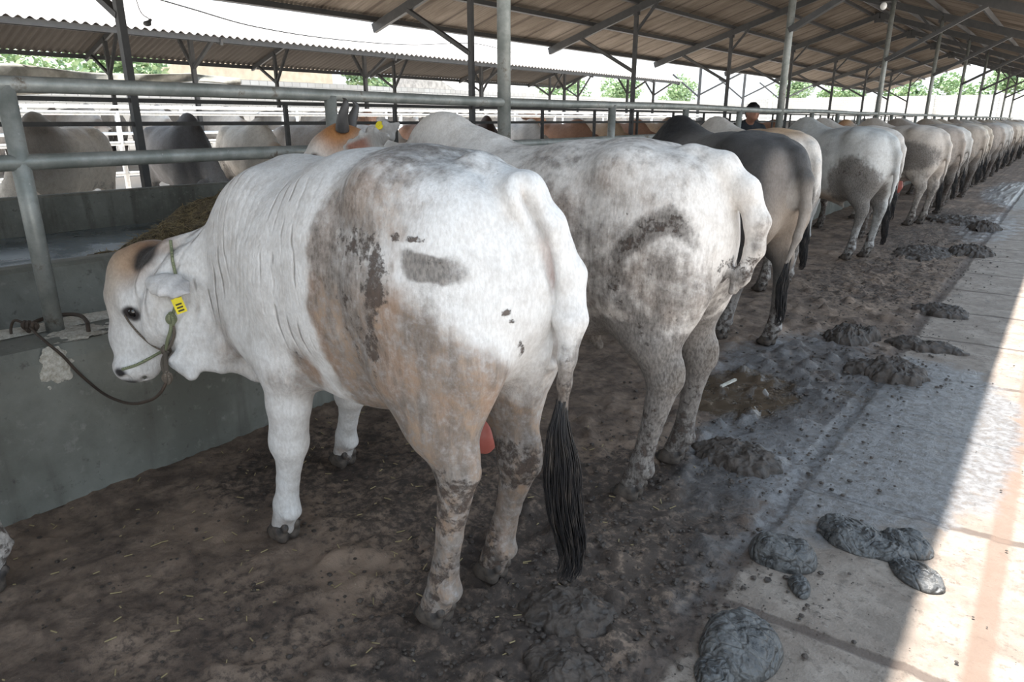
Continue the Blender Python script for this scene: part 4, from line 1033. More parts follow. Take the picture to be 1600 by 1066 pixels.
def floor_heights(P):
    x, y, z = P.T
    rough = sstep(-.45, -.95, x)+.12
    near = 1-sstep(7, 16, y)*.5
    h = (fbm(P, 1.6, 3, 1)-.5)*.03*rough
    c = fbm(P, 11, 4, 7, .6); h = h+np.clip(c-.52, 0, 1)*.11*rough*near*(.35+1.0*sstep(-2.3, -1.2, x))
    h = h+(fbm(P, 34, 2, 9)-.5)*.018*rough
    j = .012*np.exp(-((x+.67+.04*(fbm(P, 3, 2, 2)-.5))/.02)**2); h = h-j
    h = h+.02*sstep(-2.75, -2.98, x)*fbm(P, 5, 2, 3)
    return h
def build_floor():
    xs = np.arange(-3.0, 1.62, .024)
    ys = list(np.arange(-1.0, 8.0, .024)); s = .026
    while ys[-1] < Y1: ys.append(ys[-1]+s); s *= 1.022
    ys = np.array(ys); X, Y = np.meshgrid(xs, ys, indexing='ij'); P = np.stack([X.ravel(), Y.ravel(), np.zeros(X.size)], 1)
    V = P.copy(); V[:, 2] = floor_heights(P)-.008
    idx = np.arange(X.size).reshape(X.shape)
    Q = np.stack([idx[:-1, :-1].ravel(), idx[1:, :-1].ravel(), idx[1:, 1:].ravel(), idx[:-1, 1:].ravel()], 1)
    me = np_mesh('floor', V, Q, M['floor'])
    x, y = P[:, 0], P[:, 1]; W = np.zeros((len(P), 3)); nz = fbm(P, 2.5, 4, 21)
    def bl(cx, cy, rx, ry, s=1): return 1-sstep(1-.5*s, 1+.5*s, np.sqrt(((x-cx)/rx)**2+((y-cy)/ry)**2))
    W[:, 0] = np.maximum.reduce([.9*bl(-.42, 3.85, .55, 1.25), .85*bl(-.9, 3.4, .35, 1.0), .6*bl(-1.1, 4.3, .6, 1.1), .62*bl(-.55, 2.75, .3, .4), .5*bl(-.75, 2.3, .14, .7), .55*bl(-.75, 12.5, .5, 2.4), .8*bl(-.4, 19, 1.0, 4)])
    W[:, 0] *= 1-.75*sstep(.0, .2, x)*(y < 9)
    W[:, 1] = np.maximum.reduce([.62*bl(-1.15, 1.9, .6, 1.3), .55*bl(-1.0, 4.2, .5, 1.2), .5*bl(-1.3, 7.5, .8, 2), .55*bl(-1.9, 1.9, .6, .7), .55*bl(-1.3, 12, .8, 4), .45*bl(-1.75, .8, .5, .5), .55*bl(-2.5, 1.7, .4, .6)])
    W[:, 2] = np.maximum.reduce([.62*bl(-1.25, 3.75, .42, .55), .5*bl(-.72, 4.2, .18, .4), .45*bl(-1.1, 4.6, .3, .4)])
    set_color(me, 'wet', W)
    o = bpy.data.objects.new('floor', me); link(o); tag(o, kind='structure')
    yd = mesh_obj('floor_yard', [(-140, -60, -.03), (60, -60, -.03), (60, 140, -.03), (-140, 140, -.03)], [(0, 1, 2, 3)], M['yard']); tag(yd, kind='structure')
    # ground under the facing row and beyond
    fb = MB().box((-16.5, Y0, -.2), (-9.1, Y1, .0)).build('floor_far', M['yard']); tag(fb, kind='structure')
    ap = MB().box((1.6, -3, -.2), (9, Y1, -.012)).build('floor_apron', M['yard']); tag(ap, kind='structure')
    return me

def pat(name, label, c, rx, ry, h, seed, rot=0.0, swirl=True, group=None, mat='manure'):
    """a dropped cow pat: lobed, with folded ridges"""
    rnd = random.Random(seed); s = SDF()
    s.ball((0, 0, 0), (rx, ry, h), k=.03)
    for _ in range(5):
        a = rnd.uniform(0, 2*PI); s.ball((math.cos(a)*rx*.5, math.sin(a)*ry*.5, h*.15), (rx*rnd.uniform(.35, .55), ry*rnd.uniform(.35, .55), h*rnd.uniform(.7, 1.05)), k=.02)
    s.ball((0, 0, -.25), (2, 2, .246), k=.004, sub=True, e=8)
    V, Q = s.mesh(max(.0038, rx/36), .02); V = relax(V, Q, 2)
    N = vnormals(V, Q)
    if N[np.argmax(V[:, 2]), 2] < 0: Q = Q[:, ::-1]; N = -N
    off = np.array([rnd.uniform(-.3, .3)*rx, rnd.uniform(-.3, .3)*ry, 0]); d = V-off; d[:, 1] *= rx/ry
    r = np.sqrt(d[:, 0]**2+d[:, 1]**2); w = fbm(V, 14, 3, seed)
    ph = r/.030*2*PI+w*16+np.arctan2(d[:, 1], d[:, 0])*(1 if swirl else 2)
    top = sstep(.1, .5, N[:, 2])
    V = V+N*((.0014*np.sin(ph)*sstep(.35, .6, fbm(V, 12, 2, seed+9))*2-.004*np.exp(-((fbm(V, 11, 3, seed+4)-.5)/.025)**2)+(fbm(V, 60, 2, seed)-.5)*.004)*top)[:, None]
    o = bpy.data.objects.new(name, np_mesh(name, V, Q, M[mat])); link(o); o.location = c; o.rotation_euler = (0, 0, rot)
    tag(o, label, 'manure', group); return o
def dung():
    G = 'cow pats on the slabs'
    pat('cow_pat', 'largest smooth oval cow pat on the slabs, upper left of the cluster of four', (-.377, 2.565, -.004), .135, .095, .05, 1, R_(-30), group=G)
    pat('cow_pat', 'small round cow pat touching the large oval one on its right', (-.262, 2.545, -.004), .075, .06, .04, 2, R_(20), group=G)
    pat('cow_pat', 'folded cow pat at the far right of the cluster, edge nearest the sunlight', (-.205, 2.64, -.004), .095, .075, .045, 3, R_(-20), group=G)
    pat('cow_pat', 'flat grey cow pat lying alone below the cluster, at the shade line', (-.147, 2.461, -.004), .10, .06, .03, 4, R_(-35), group=G)
    pat('cow_pat', 'glossy ridged cow pat beside the drain joint, left of the cluster', (-.545, 2.285, -.004), .115, .095, .075, 5, R_(10), group=G)
    pat('cow_pat', 'tiny dark dropping just below the glossy ridged pat', (-.445, 2.145, -.004), .03, .05, .025, 6, R_(30), group=G)
    pat('cow_pat', 'big wrinkled grey heap of manure nearest the camera', (-.495, 1.745, -.004), .115, .145, .08, 7, R_(5), group=G)
    pat('cow_pat', 'small cow pat at the bottom edge, touching the big wrinkled heap', (-.52, 1.60, -.004), .055, .07, .035, 8, R_(30), group=G)
    H = 'heaps of trampled dung behind the cattle'
    def heap(c, r, h, seed, label):
        n = 96; u = np.linspace(-1.15, 1.15, n); X, Y = np.meshgrid(u, u, indexing='ij'); P = np.stack([X.ravel()*r[0], Y.ravel()*r[1], np.full(X.size, seed*3.1)], 1)
        q = np.sqrt(X**2+Y**2).ravel()+(fbm(P, 9, 3, seed)-.5)*.9
        lum = np.abs(fbm(P, 22, 3, seed+5)-.5)*2; z = h*(np.clip(1-q**2, 0, 1)**.6*(.30+1.1*fbm(P, 19, 5, seed+2, .65)-.4*lum)); z = np.where(q < 1.0, z, -.02)
        V = np.stack([P[:, 0]+(vnoise(P, 40, 3)-.5)*.02, P[:, 1]+(vnoise(P, 40, 4)-.5)*.02, z], 1); idx = np.arange(n*n).reshape(n, n)
        Q = np.stack([idx[:-1, :-1].ravel(), idx[1:, :-1].ravel(), idx[1:, 1:].ravel(), idx[:-1, 1:].ravel()], 1); Q = Q[(q[Q] < 1.05).any(1)]
        us = np.unique(Q); mp = np.full(n*n, -1); mp[us] = np.arange(len(us)); V = V[us]; Q = mp[Q]
        o = bpy.data.objects.new('dung_heap', np_mesh('dung_heap', V, Q, M['mud'])); link(o); o.location = (c[0], c[1], 0); tag(o, label, 'manure', H)
    heap((-.99, 5.25), (.16, .2), .12, 1, 'knobbly grey dung heap on the wet film behind the dark grey bull')
    heap((-.63, 4.62), (.24, .16), .10, 2, 'broad dung heap in the middle of the wet film beside the drain joint')
    heap((-.56, 5.35), (.26, .12), .07, 21, 'low dung heap along the upper edge of the wet film')
    heap((-.58, 6.45), (.2, .14), .08, 3, 'dung heap on dry concrete beyond the wet film')
    heap((-.70, 9.75), (.24, .3), .12, 4, 'dark dung heap behind the pale grey bull')
    heap((-.78, 12.1), (.2, .2), .13, 5, 'small dark dung heap behind the cream bull')
    heap((-1.15, 9.4), (.3, .5), .07, 6, 'flat spread of dung at the heels of the pale grey bull')
    heap((-.95, 2.93), (.22, .15), .07, 7, 'crumbled dung heap just right of the dirty white ox\'s hooves')
    heap((-1.0, 1.55), (.16, .12), .05, 8, 'crumbled dung heap below the hanging black tail')
    heap((-1.2, 12.9), (.4, .6), .08, 9, 'wide churned dung patch behind the cream bull')
    heap((-.86, 1.35), (.13, .1), .045, 10, 'crumbled dung lump left of the big wrinkled heap')
    q = at(1116, 484, z=.012); s = SDF().seg((-.09, -.02, 0), (0, .01, .012), (.022, .012), k=.02).seg((0, .01, .012), (.1, .0, .004), (.03, .012), k=.02); V, Q = s.mesh(.007); V = V+(vnoise(V, 40, 2)-.5)[:, None]*.02
    o = bpy.data.objects.new('plastic_scrap', np_mesh('plastic_scrap', V, Q, M['plastic_purple'])); link(o); o.location = q; o.rotation_euler = (0, 0, R_(60)); tag(o, 'crumpled purple plastic scrap on the dirt by the dark grey bull\'s hoof', 'scrap')
    q = at(1138, 600, z=.016); o = MB().bar((-.07, 0, 0), (.07, 0, .012), .016, .012).build('wood_splinter', M['dried_feed']); o.location = q; o.rotation_euler = (0, 0, R_(75)); tag(o, 'pale wood splinter lying by the muddy puddle', 'splinter')
    # loose clods trodden all over the dirt
    rnd = random.Random(3); m = MB()
    ico = [(0, 0, 1), (.894, 0, .447), (.276, .851, .447), (-.724, .526, .447), (-.724, -.526, .447), (.276, -.851, .447), (.724, .526, -.447), (-.276, .851, -.447), (-.894, 0, -.447), (-.276, -.851, -.447), (.724, -.526, -.447), (0, 0, -1)]
    fc = [(0, 1, 2), (0, 2, 3), (0, 3, 4), (0, 4, 5), (0, 5, 1), (1, 6, 2), (2, 7, 3), (3, 8, 4), (4, 9, 5), (5, 10, 1), (6, 7, 2), (7, 8, 3), (8, 9, 4), (9, 10, 5), (10, 6, 1), (11, 7, 6), (11, 8, 7), (11, 9, 8), (11, 10, 9), (11, 6, 10)]
    def clod(x, y, r): 
        m.add([(x+r*v[0]*rnd.uniform(.7, 1.2), y+r*v[1]*rnd.uniform(.7, 1.2), r*.12+r*v[2]*rnd.uniform(.3, .6)) for v in ico], fc)
    for _ in range(4200):
        y = .5+10*rnd.random()**1.5; x = rnd.gauss(-1.0, .38)
        if x > -.3 or x < -2.6: continue
        clod(x, y, .003+.011*rnd.random()**3)
    for _ in range(500): clod(rnd.uniform(-2.9, -1.2), .3+2.5*rnd.random(), .003+.008*rnd.random()**2)
    for _ in range(200): clod(rnd.uniform(-.7, .6), .8+6*rnd.random(), .002+.005*rnd.random()**3)
    for cx, cy, n in ((-.62, 4.65, 150), (-.9, 5.2, 120), (-.95, 3.0, 160), (-.95, 1.5, 140), (-1.05, 4.2, 100), (-.75, 2.0, 120), (-1.0, 1.25, 260), (-.95, 1.9, 200), (-.85, 1.0, 200)):
        for _ in range(n): clod(rnd.gauss(cx, .2), rnd.gauss(cy, .24), .003+.012*rnd.random()**2.5)
    o = m.build('mud_clods', M['mud']); tag(o, 'crumbs and clods of dung trodden over the floor behind the cattle', 'mud clods', kind='stuff')
    m = MB()
    for _ in range(240):
        x = rnd.uniform(-2.95, -1.0); y = .2+rnd.random()*2.6; a = rnd.uniform(0, PI); l = rnd.uniform(.004, .018); w = .0016
        c, s_ = math.cos(a), math.sin(a); p = [(x-c*l-s_*w, y-s_*l+c*w, .0), (x+c*l-s_*w, y+s_*l+c*w, .0), (x+c*l+s_*w, y+s_*l-c*w, .0), (x-c*l+s_*w, y-s_*l-c*w, .0)]
        z = floor_heights(np.array([[x, y, 0.]]))[0]-.008
        m.add([(q[0], q[1], z+.004) for q in p]+[(q[0], q[1], z+.0065) for q in p], [(4, 5, 6, 7), (0, 1, 5, 4), (1, 2, 6, 5), (2, 3, 7, 6), (3, 0, 4, 7)])
    o = m.build('straw_bits', M['straw']); tag(o, 'pale bits of straw scattered on the dirt by the trough', 'straw', kind='stuff')

def instances():
    """the rest of the near row, the facing row and the cattle of the far shed: copies of two animals"""
    def coatA(V, N, fr):
        C, D = paint(len(V), (.9, .88, .85)); x, y, z = V.T
        def col(m, c): C[:] = C*(1-m[:, None])+np.array(c)*m[:, None]
        head_marks(V, fr, C, poll=(.6, .5, .42)); D[:, 2] = np.maximum(.75*blob(V, (-.45, 0, .90), (.35, .4, .35), 1.2), .6*(1-sstep(.65, .9, z))); D[:, 1] = np.maximum(.40*blob(V, (-.45, 0, .9), (.35, .4, .3), 1.2), .42*(1-sstep(.5, .8, z)))
        col(.45*(1-sstep(.65, .9, z)), (.42, .35, .30)); legs_mud(V, D, .8, .45, 1.0); D[:, 1] = np.maximum(D[:, 1], .6*(1-sstep(.45, .75, z))); return C, D
    def coatB(V, N, fr):
        C, D = paint(len(V), (.9, .87, .84)); x, y, z = V.T
        def col(m, c): C[:] = C*(1-m[:, None])+np.array(c)*m[:, None]
        col(.85*blob(V, (.62, 0, 1.2), (.42, .4, .5), 1.0), (.16, .15, .15)); head_marks(V, fr, C)
        D[:, 2] = .35*(1-sstep(.6, .9, z)); legs_mud(V, D, .7, .35, .6); return C, D
    protos = []
    for nm, cf, pose, hump in (('u', coatA, 'up', (.46, 1.37, .19, .085, .17)), ('d', coatA, 'mid', (.46, 1.36, .2, .085, .18)), ('b', coatB, 'down', (.47, 1.40, .2, .1, .2))):
        sp = std_spec(pose, thin=.012, hump=hump); FR = []
        me, H, fr = finish_cow_fr(sp, .028, 'cattle_skin_'+nm, lambda V, N: cf(V, N, FR[0]), None, FR)
        e = np.array(sp['tail'][-1][0]); sw = switch_mesh([e+[0, 0, .08], e+[0, 0, -.06], e+[.004, .004, -.2], e+[0, .006, -.36]], .036, 36, 4, rr=.006)
        protos.append((me, H, fr, sw))
    rnd = random.Random(5)
    def shade(c):
        k = rnd.uniform(.85, 1.05); return tuple(v*k for v in c)
    def put(kind, org, yaw, tint, label, group, z=0.0, full=True, scale=1.0):
        me, H, fr, sw = protos[kind]
        o = bpy.data.objects.new('zebu_cow', me); link(o); o.location = (org[0], org[1], z); o.rotation_euler = (0, 0, yaw); o.color = (*tint, 1); o.scale = (scale,)*3
        tag(o, label, 'cattle', group)
        s = bpy.data.objects.new('tail_switch', sw); link(s); s.parent = o
        if full:
            for k_ in ('LF', 'RF', 'LH', 'RH'):
                h = bpy.data.objects.new('hoof', HOOF); link(h); h.parent = o; h.location = (H[k_][0], H[k_][1], 0)
        return o
    # near row, beyond the sixth
    cols = [('pale grey', (.62, .61, .59)), ('cream', (.72, .66, .58)), ('tan grey', (.5, .44, .38)), ('dusty white', (.74, .71, .68)), ('grey brown', (.42, .37, .33)), ('pale tan', (.66, .58, .49))]
    seq = [(10.1, 3), (13.4, 4), (14.75, 0), (16.6, 2), (18.1, 1), (19.4, 5), (21.3, 4), (23.6, 0), (25.8, 3), (27.6, 2), (29.4, 1), (31.3, 0), (33.2, 5), (35.2, 3), (37.2, 4), (39.4, 0), (41.6, 1), (44, 2), (46.5, 3), (49, 0)]
    pos = ['seventh', 'eighth', 'ninth', 'tenth', 'eleventh', 'twelfth', 'thirteenth', 'fourteenth', 'fifteenth', 'sixteenth', 'seventeenth', 'eighteenth', 'nineteenth', 'twentieth', 'twenty-first', 'twenty-second', 'twenty-third', 'twenty-fourth', 'twenty-fifth', 'twenty-sixth', 'twenty-seventh']
    k = 0
    for i, (ry, c) in enumerate(seq):
        a = R_(180-(21+rnd.uniform(-7, 7))); fx, fy = math.cos(a), math.sin(a)
        org = (-1.36+rnd.uniform(-.08, .04)-(.3 if i == 0 else 0)+.78*fx, ry+.05+.78*fy)
        sc_ = rnd.uniform(.86, 1.02)
        if i == 0: lab = 'dusty white zebu cow between the pale grey bull and the cream bull'
        else: lab = '%s zebu cow, %s animal along the near row, rump to the aisle' % (cols[c][0], pos[i-1+1])
        put(1, org, a, tuple(x*sc_ for x in cols[c][1]), lab, 'zebu cattle of the near row')
    # facing row behind the far trough
    B = [(-9.72, 3.55, -52, 2, (.85, .80, .72), 'white zebu with a dark hump, first from the camera in the facing row'),
         (-9.90, 5.02, -2, 2, (.30, .30, .31), 'grey zebu bull with a black hump, second in the facing row'),
         (-9.92, 6.15, -8, 1, (.74, .70, .64), 'white zebu beside the black-humped bull in the facing row'),
         (-9.9, 7.25, 10, 1, (.45, .41, .38), 'grey zebu cow behind the horned head of the white ox'),
         (-9.9, 8.5, 0, 1, (.72, .7, .68), 'dusty white zebu in the facing row, left of the brown one')]
    tn = {'brown': (.36, .20, .13), 'dark brown': (.20, .11, .08), 'white': (.74, .72, .70), 'tan': (.50, .36, .24), 'grey': (.42, .40, .38)}
    y = 9.9; q = ['brown', 'dark brown', 'white', 'brown', 'tan', 'brown', 'tan', 'white', 'grey', 'white', 'grey', 'white', 'brown', 'white', 'grey', 'tan', 'white', 'grey', 'white', 'grey', 'white', 'white', 'grey']
    for n_, (x, yy, a, kd, t, lb) in enumerate(B): put(kd, (x, yy), R_(a), t, lb, 'zebu cattle facing the feed alley')
    on = ['sixth', 'seventh', 'eighth', 'ninth', 'tenth', 'eleventh', 'twelfth', 'thirteenth', 'fourteenth', 'fifteenth', 'sixteenth', 'seventeenth', 'eighteenth', 'nineteenth', 'twentieth', 'twenty-first', 'twenty-second', 'twenty-third', 'twenty-fourth', 'twenty-fifth', 'twenty-sixth', 'twenty-seventh', 'twenty-eighth']
    for i, c in enumerate(q):
        put(rnd.choice([1, 2, 1]), (-9.8+rnd.uniform(-.15, .15), y), R_(rnd.uniform(-35, 35)), shade(tn[c]), '%s zebu in the facing row beyond the alley, %s from the camera' % (c, on[i]), 'zebu cattle facing the feed alley')
        y += 1.45+rnd.uniform(0, .3)
    # far shed
    G = {'white': 'white cattle of the far shed', 'brown': 'brown cattle of the far shed', 'grey': 'grey cattle of the far shed'}
    for row, (x, a0) in enumerate(((-17.9, 0), (-21.7, 180))):
        y = 3.2 if row == 0 else 4.0; i = 0
        while y < 36:
            c = ['brown', 'grey', 'grey', 'white', 'white', 'grey', 'white', 'brown', 'white', 'white', 'grey', 'white'][i % 12]
            put(rnd.choice([0, 1]), (x+rnd.uniform(-.3, .3), y), R_(a0+rnd.uniform(-40, 40)), shade(tn[c]), '%s zebu standing in the far shed behind the white pipe fence' % c, G[c], z=.32, full=False)
            y += 1.5+rnd.uniform(0, .5); i += 1
    # the neighbour standing outside the frame, one hind hoof in view
    def coatN(V, N, fr):
        C, D = paint(len(V), (.66, .62, .58)); legs_mud(V, D, .3, .3, .5); return C, D
    make_cow('zebu_cow', (-2.50, -.30), R_(-97), 'white zebu cow at the frame edge, only a hind hoof in view', coatN, .026, pose='down', RH=(-.75, -.155), LH=(-.34, .14), hockR=(-.74, -.16, .52))
def uvw(o):
    """length-and-height coordinates for the block courses of a wall"""
    me = o.data; a = me.attributes.new('uvw', 'FLOAT_VECTOR', 'POINT'); out = []
    for v in me.vertices: out += [v.co.x+v.co.y, v.co.z, 0]
    a.data.foreach_set('vector', out)
def surroundings():
    # white pipe fences in the sunlit gap between the sheds
    for x, z0, zs, lab, r in ((-12.2, 0, (1.61, 1.14, .66), 'white pipe fence in the sun just beyond the facing cattle', .034), (-16.1, .3, (1.47, .93), 'white pipe fence along the front of the far shed', .034)):
        t = empty('pipe_fence', (x, 15, z0)); tag(t, lab, 'fence')
        for z in zs: MB().tube([(0, -19, z), (0, 40, z)], r, 10).build('rail', M['pipe_white'], t, True)
        y = -19
        while y < 40.1:
            MB().tube([(0, y, 0), (0, y, zs[0]+.02)], r*1.15, 10).build('post', M['pipe_white'], t, True); y += 3.1
    # far shed: pitched corrugated roof on steel posts, raised floor
    fs = MB().box((-24.8, -8, -.2), (-16.4, 37, .3)).build('floor_shed', M['yard']); tag(fs, kind='structure')
    rx, rzz, hf = -20.2, 4.62, 3.85
    def z2(x): return rzz-.318*abs(x-rx)
    for nm, s_ in (('roof_far_front', 1), ('roof_far_back', -1)):
        o = corrugated(nm, rx+s_*hf, z2(rx+hf), rx, rzz, -10, 35.2, M['roof_sheet_far'] if s_ > 0 else M['sheet_shade'], pitch=.2, amp=.03, samples=6); tag(o, kind='structure')
    for k, y in enumerate((-7, -1.4, 4.2, 9.8, 15.4, 21, 26.6, 32.2, 35)):
        t = empty('roof_truss', (rx, y, 0)); tag(t, '%s roof frame of the far shed, thin dark posts and braces' % ORD[k], 'roof frame', 'steel frames of the far shed')
        for s_ in (1, -1):
            px = s_*2.35
            MB().box((px-.05, -.05, .3), (px+.05, .05, z2(rx+px)-.1)).build('post', M['steel_dark'], t)
            MB().bar((0, 0, rzz-.14), (s_*(hf-.05), 0, z2(rx+hf-.05)-.14), .07, .14).build('rafter', M['steel_dark'], t)
            MB().bar((px, 0, 2.75), (px+s_*1.1, 0, z2(rx+px+s_*1.1)-.15), .07, .08, up=(0, 1, 0)).build('knee_brace', M['steel_dark'], t)
            MB().bar((px, 0, 2.75), (px-s_*.95, 0, z2(rx+px-s_*.95)-.15), .07, .08, up=(0, 1, 0)).build('knee_brace', M['steel_dark'], t)
    for s_, sd in ((1, 'front'), (-1, 'back')):
        for d, nm in ((hf-.1, 'eave'), (hf*.5, 'middle')):
            x = rx+s_*d; o = MB().box((-.03, -22, -.06), (.03, 23, .06)).build('purlin', M['steel_dark'], loc=(x, 12, z2(x)-.10))
            tag(o, '%s purlin on the %s slope of the far shed roof' % (nm, sd), 'purlin', 'purlins of the far shed')
    # steel posts with raking arms standing beyond the end of the far shed
    for k, (x, y, lab) in enumerate(((-16.4, 37.5, 'left'), (-16.0, 43, 'middle'), (-15.6, 49, 'right'))):
        t = empty('arm_post', (x, y, 0)); tag(t, '%s of the bare steel posts with a raking arm beyond the far shed' % lab, 'post', 'bare steel posts with raking arms')
        MB().box((-.06, -.06, 0), (.06, .06, 4.2)).build('post', M['steel_dark'], t)
        MB().bar((0, 0, 2.8), (2.6, 0, 4.0), .08, .1, up=(0, 1, 0)).build('arm', M['steel_dark'], t)
        MB().bar((0, 0, 2.7), (-1.6, 0, 3.9), .08, .1, up=(0, 1, 0)).build('arm', M['steel_dark'], t)
    # boundary walls of light blockwork
    a = MB().box((-28.6, -30, 0), (-28.3, 82, 3.15)).build('wall_left', M['brick_wall']); tag(a, kind='structure'); uvw(a)
    b = MB().box((-28.6, 78, 0), (40, 78.3, 3.7)).build('wall_back', M['brick_wall']); tag(b, kind='structure'); uvw(b)
    for x in range(-26, 14, 5):
        p = MB().box((x-.15, 77.8, 0), (x+.15, 78, 3.75)).build('wall_pier', M['plaster_white']); tag(p, kind='structure')
    # grey tarpaulin slung along the back of the far shed
    n, m_ = 60, 10; V = []; F = []
    for i in range(n):
        y = -9+24*i/(n-1); top = 3.05-.14*math.sin(PI*((y+9) % 5.6)/5.6); hang = 1.15*(1-sstep(2, 14, np.array([y]))[0])+.25
        for j in range(m_):
            q = j/(m_-1); V.append((-24.3+.18*math.sin(y*1.7+q*2)+.1*math.sin(y*4.1)*q, y, top-hang*q))
    for i in range(n-1):
        for j in range(m_-1): a_ = i*m_+j; F.append((a_, a_+m_, a_+m_+1, a_+1))
    o = mesh_obj('tarpaulin', V, F, M['tarp'], None, True); tag(o, 'grey tarpaulin slung along the back of the far shed', 'tarpaulin')
    o.modifiers.new('s', 'SOLIDIFY').thickness = .02
    # houses beyond the wall
    def house(c, w, d, h, rh, rot, wall, lab, roof='tile_roof'):
        t = empty('house', (*c, 0), rot); tag(t, lab, 'house')
        MB().box((-w/2, -d/2, 0), (w/2, d/2, h)).build('wall', M[wall], t)
        rf = MB(); e = .5
        rf.add([(-w/2-e, -d/2-e, h-.1), (w/2+e, -d/2-e, h-.1), (w/2+e, d/2+e, h-.1), (-w/2-e, d/2+e, h-.1), (-w/2-e, 0, h+rh), (w/2+e, 0, h+rh)], [(0, 3, 2, 1), (0, 1, 5, 4), (2, 3, 4, 5), (1, 2, 5), (3, 0, 4)])
        rf.build('roof', M[roof], t)
        for k in (-1, 1):
            wn = MB().box((w/2-.02, k*d*.25-.5, h*.45), (w/2+.04, k*d*.25+.5, h*.45+1.1)).build('window', M['steel_dark'], t)
    house((-40, 24), 8, 9, 4.9, .6, R_(8), 'plaster_tan', 'tan plastered house beyond the boundary wall, left of the white roofs', 'plaster_white')
    house((-48, 33), 7, 8, 4.0, 1.0, R_(0), 'plaster_tan', 'low house with a pale flat roof beyond the boundary wall', 'plaster_white')
    house((-40, 43.5), 8, 9, 3.4, 2.4, R_(-90), 'plaster_white', 'white gabled house beyond the boundary wall, beside the small tree', 'tile_roof')
    house((-46, 14), 5, 5, 3.6, 1.5, R_(-90), 'plaster_white', 'small gabled outhouse beyond the boundary wall, left of the tan house', 'tile_roof')
    # trees beyond the walls
    def tree(c, h, r, seed, lab, grp):
        rnd = random.Random(seed); t = empty('tree', (*c, 0)); tag(t, lab, 'tree', grp)
        MB().tube([(0, 0, 0), (.1, .05, h*.3), (0, .1, h*.6)], [.22, .17, .1], 8).build('trunk', M['bark'], t, True)
        m = MB()
        for _ in range(9):
            a = rnd.uniform(0, 2*PI); q = rnd.random()**.5*r*.75; cz = h*rnd.uniform(.5, .9); cr = r*rnd.uniform(.35, .6)
            for _ in range(210):
                v = Vector((rnd.gauss(0, 1), rnd.gauss(0, 1), rnd.gauss(0, 1))).normalized()*cr*rnd.uniform(.75, 1.05)
                p = Vector((math.cos(a)*q, math.sin(a)*q, cz))+Vector((v.x, v.y, v.z*.75))
                x = Vector((rnd.gauss(0, 1), rnd.gauss(0, 1), rnd.gauss(0, .5))).normalized()*.2; y_ = x.cross(Vector((rnd.gauss(0, 1), rnd.gauss(0, 1), 1))).normalized()*.1
                m.add([p-x, p+y_, p+x, p-y_], [(0, 1, 2, 3)])
        m.build('crown', M['leaf'], t)
    g = 'trees beyond the boundary walls'
    for i, (x, y, h, r, lb) in enumerate(((-34.5, 6, 5.6, 2.5, 'leafy tree beyond the boundary wall, first from the left'), (-37.5, 11, 5.8, 2.5, 'leafy tree beyond the boundary wall, second from the left'), (-33.5, 14.5, 4.8, 2.2, 'leafy tree beyond the boundary wall, left of the small outhouse'),
                                         (-37, 33.0, 5.6, 2.1, 'bushy tree beyond the boundary wall, between the pale flat roof and the white gable'))): tree((x, y), h, r, i+1, lb, g)
    rnd = random.Random(2)
    for i in range(16):
        x = -26+i*2.9; tree((x, 86+(i % 2)*5), rnd.uniform(5.0, 7.5), rnd.uniform(1.9, 2.3), 20+i, 'leafy tree in the row behind the back boundary wall', 'trees behind the back wall')
    for i in range(5): tree((-35-(i % 2)*3, 52+i*5.5), rnd.uniform(4.6, 6.0), 2.6, 50+i, 'hazy tree behind the left boundary wall past the white gable', 'trees past the white gabled house')
    # slack cable across the gap between the sheds, lamp and loose wire under the roof
    pts = [at(205, -14, x=-11.2), at(300, 14, x=-11.9), at(400, 42, x=-12.6), at(520, 61, x=-13.5), at(640, 70, x=-14.6), at(740, 68, x=-15.6), at(800, 82, x=-16.4)]
    tag(MB().tube(smooth_path(pts, 8), .012, 6).build('cable', M['cable'], None, True), 'twisted black cable slung slack between the two sheds', 'cable')
    a = at(214, 3, x=-9.6); b = at(233, 30, x=-9.6); c = at(230, 37, x=-9.6)
    t = empty('hook_lamp', tuple(c)); tag(t, 'small lamp holder dangling from a loose wire below the eave', 'lamp')
    off = -np.array(c); top = np.array((a[0], a[1], rz(a[0])-.02))
    MB().tube(smooth_path([top+off, a+off, b+off, c+off], 6), .006, 6).build('wire', M['cable'], t, True)
    s = SDF().ball((0, 0, 0), (.05, .05, .035), k=.01).seg((0, 0, 0), (.0, .05, .05), .018, k=.02); V, Q = s.mesh(.008)
    h = bpy.data.objects.new('holder', np_mesh('holder', relax(V, Q, 2), Q, M['steel_dark'])); link(h); h.parent = t
    p = at(1381, 6, y=13); t = empty('pendant_lamp', tuple(p)); tag(t, 'pendant lamp with a white bulb hanging under the roof beside the third grey post', 'lamp')
    MB().tube([(0, 0, .06), (0, 0, rz(p[0])-p[2]-.02)], .006, 6).build('flex', M['cable'], t)
    MB().tube([(0, 0, .08), (0, 0, .05), (0, 0, .03), (0, 0, .02)], [.02, .04, .09, .11], 18).build('shade', M['steel_dark'], t, True)
    s = SDF().ball((0, 0, -.03), (.05, .05, .06), k=.01); V, Q = s.mesh(.01); h = bpy.data.objects.new('bulb', np_mesh('bulb', relax(V, Q, 1), Q, M['bulb'])); link(h); h.parent = t

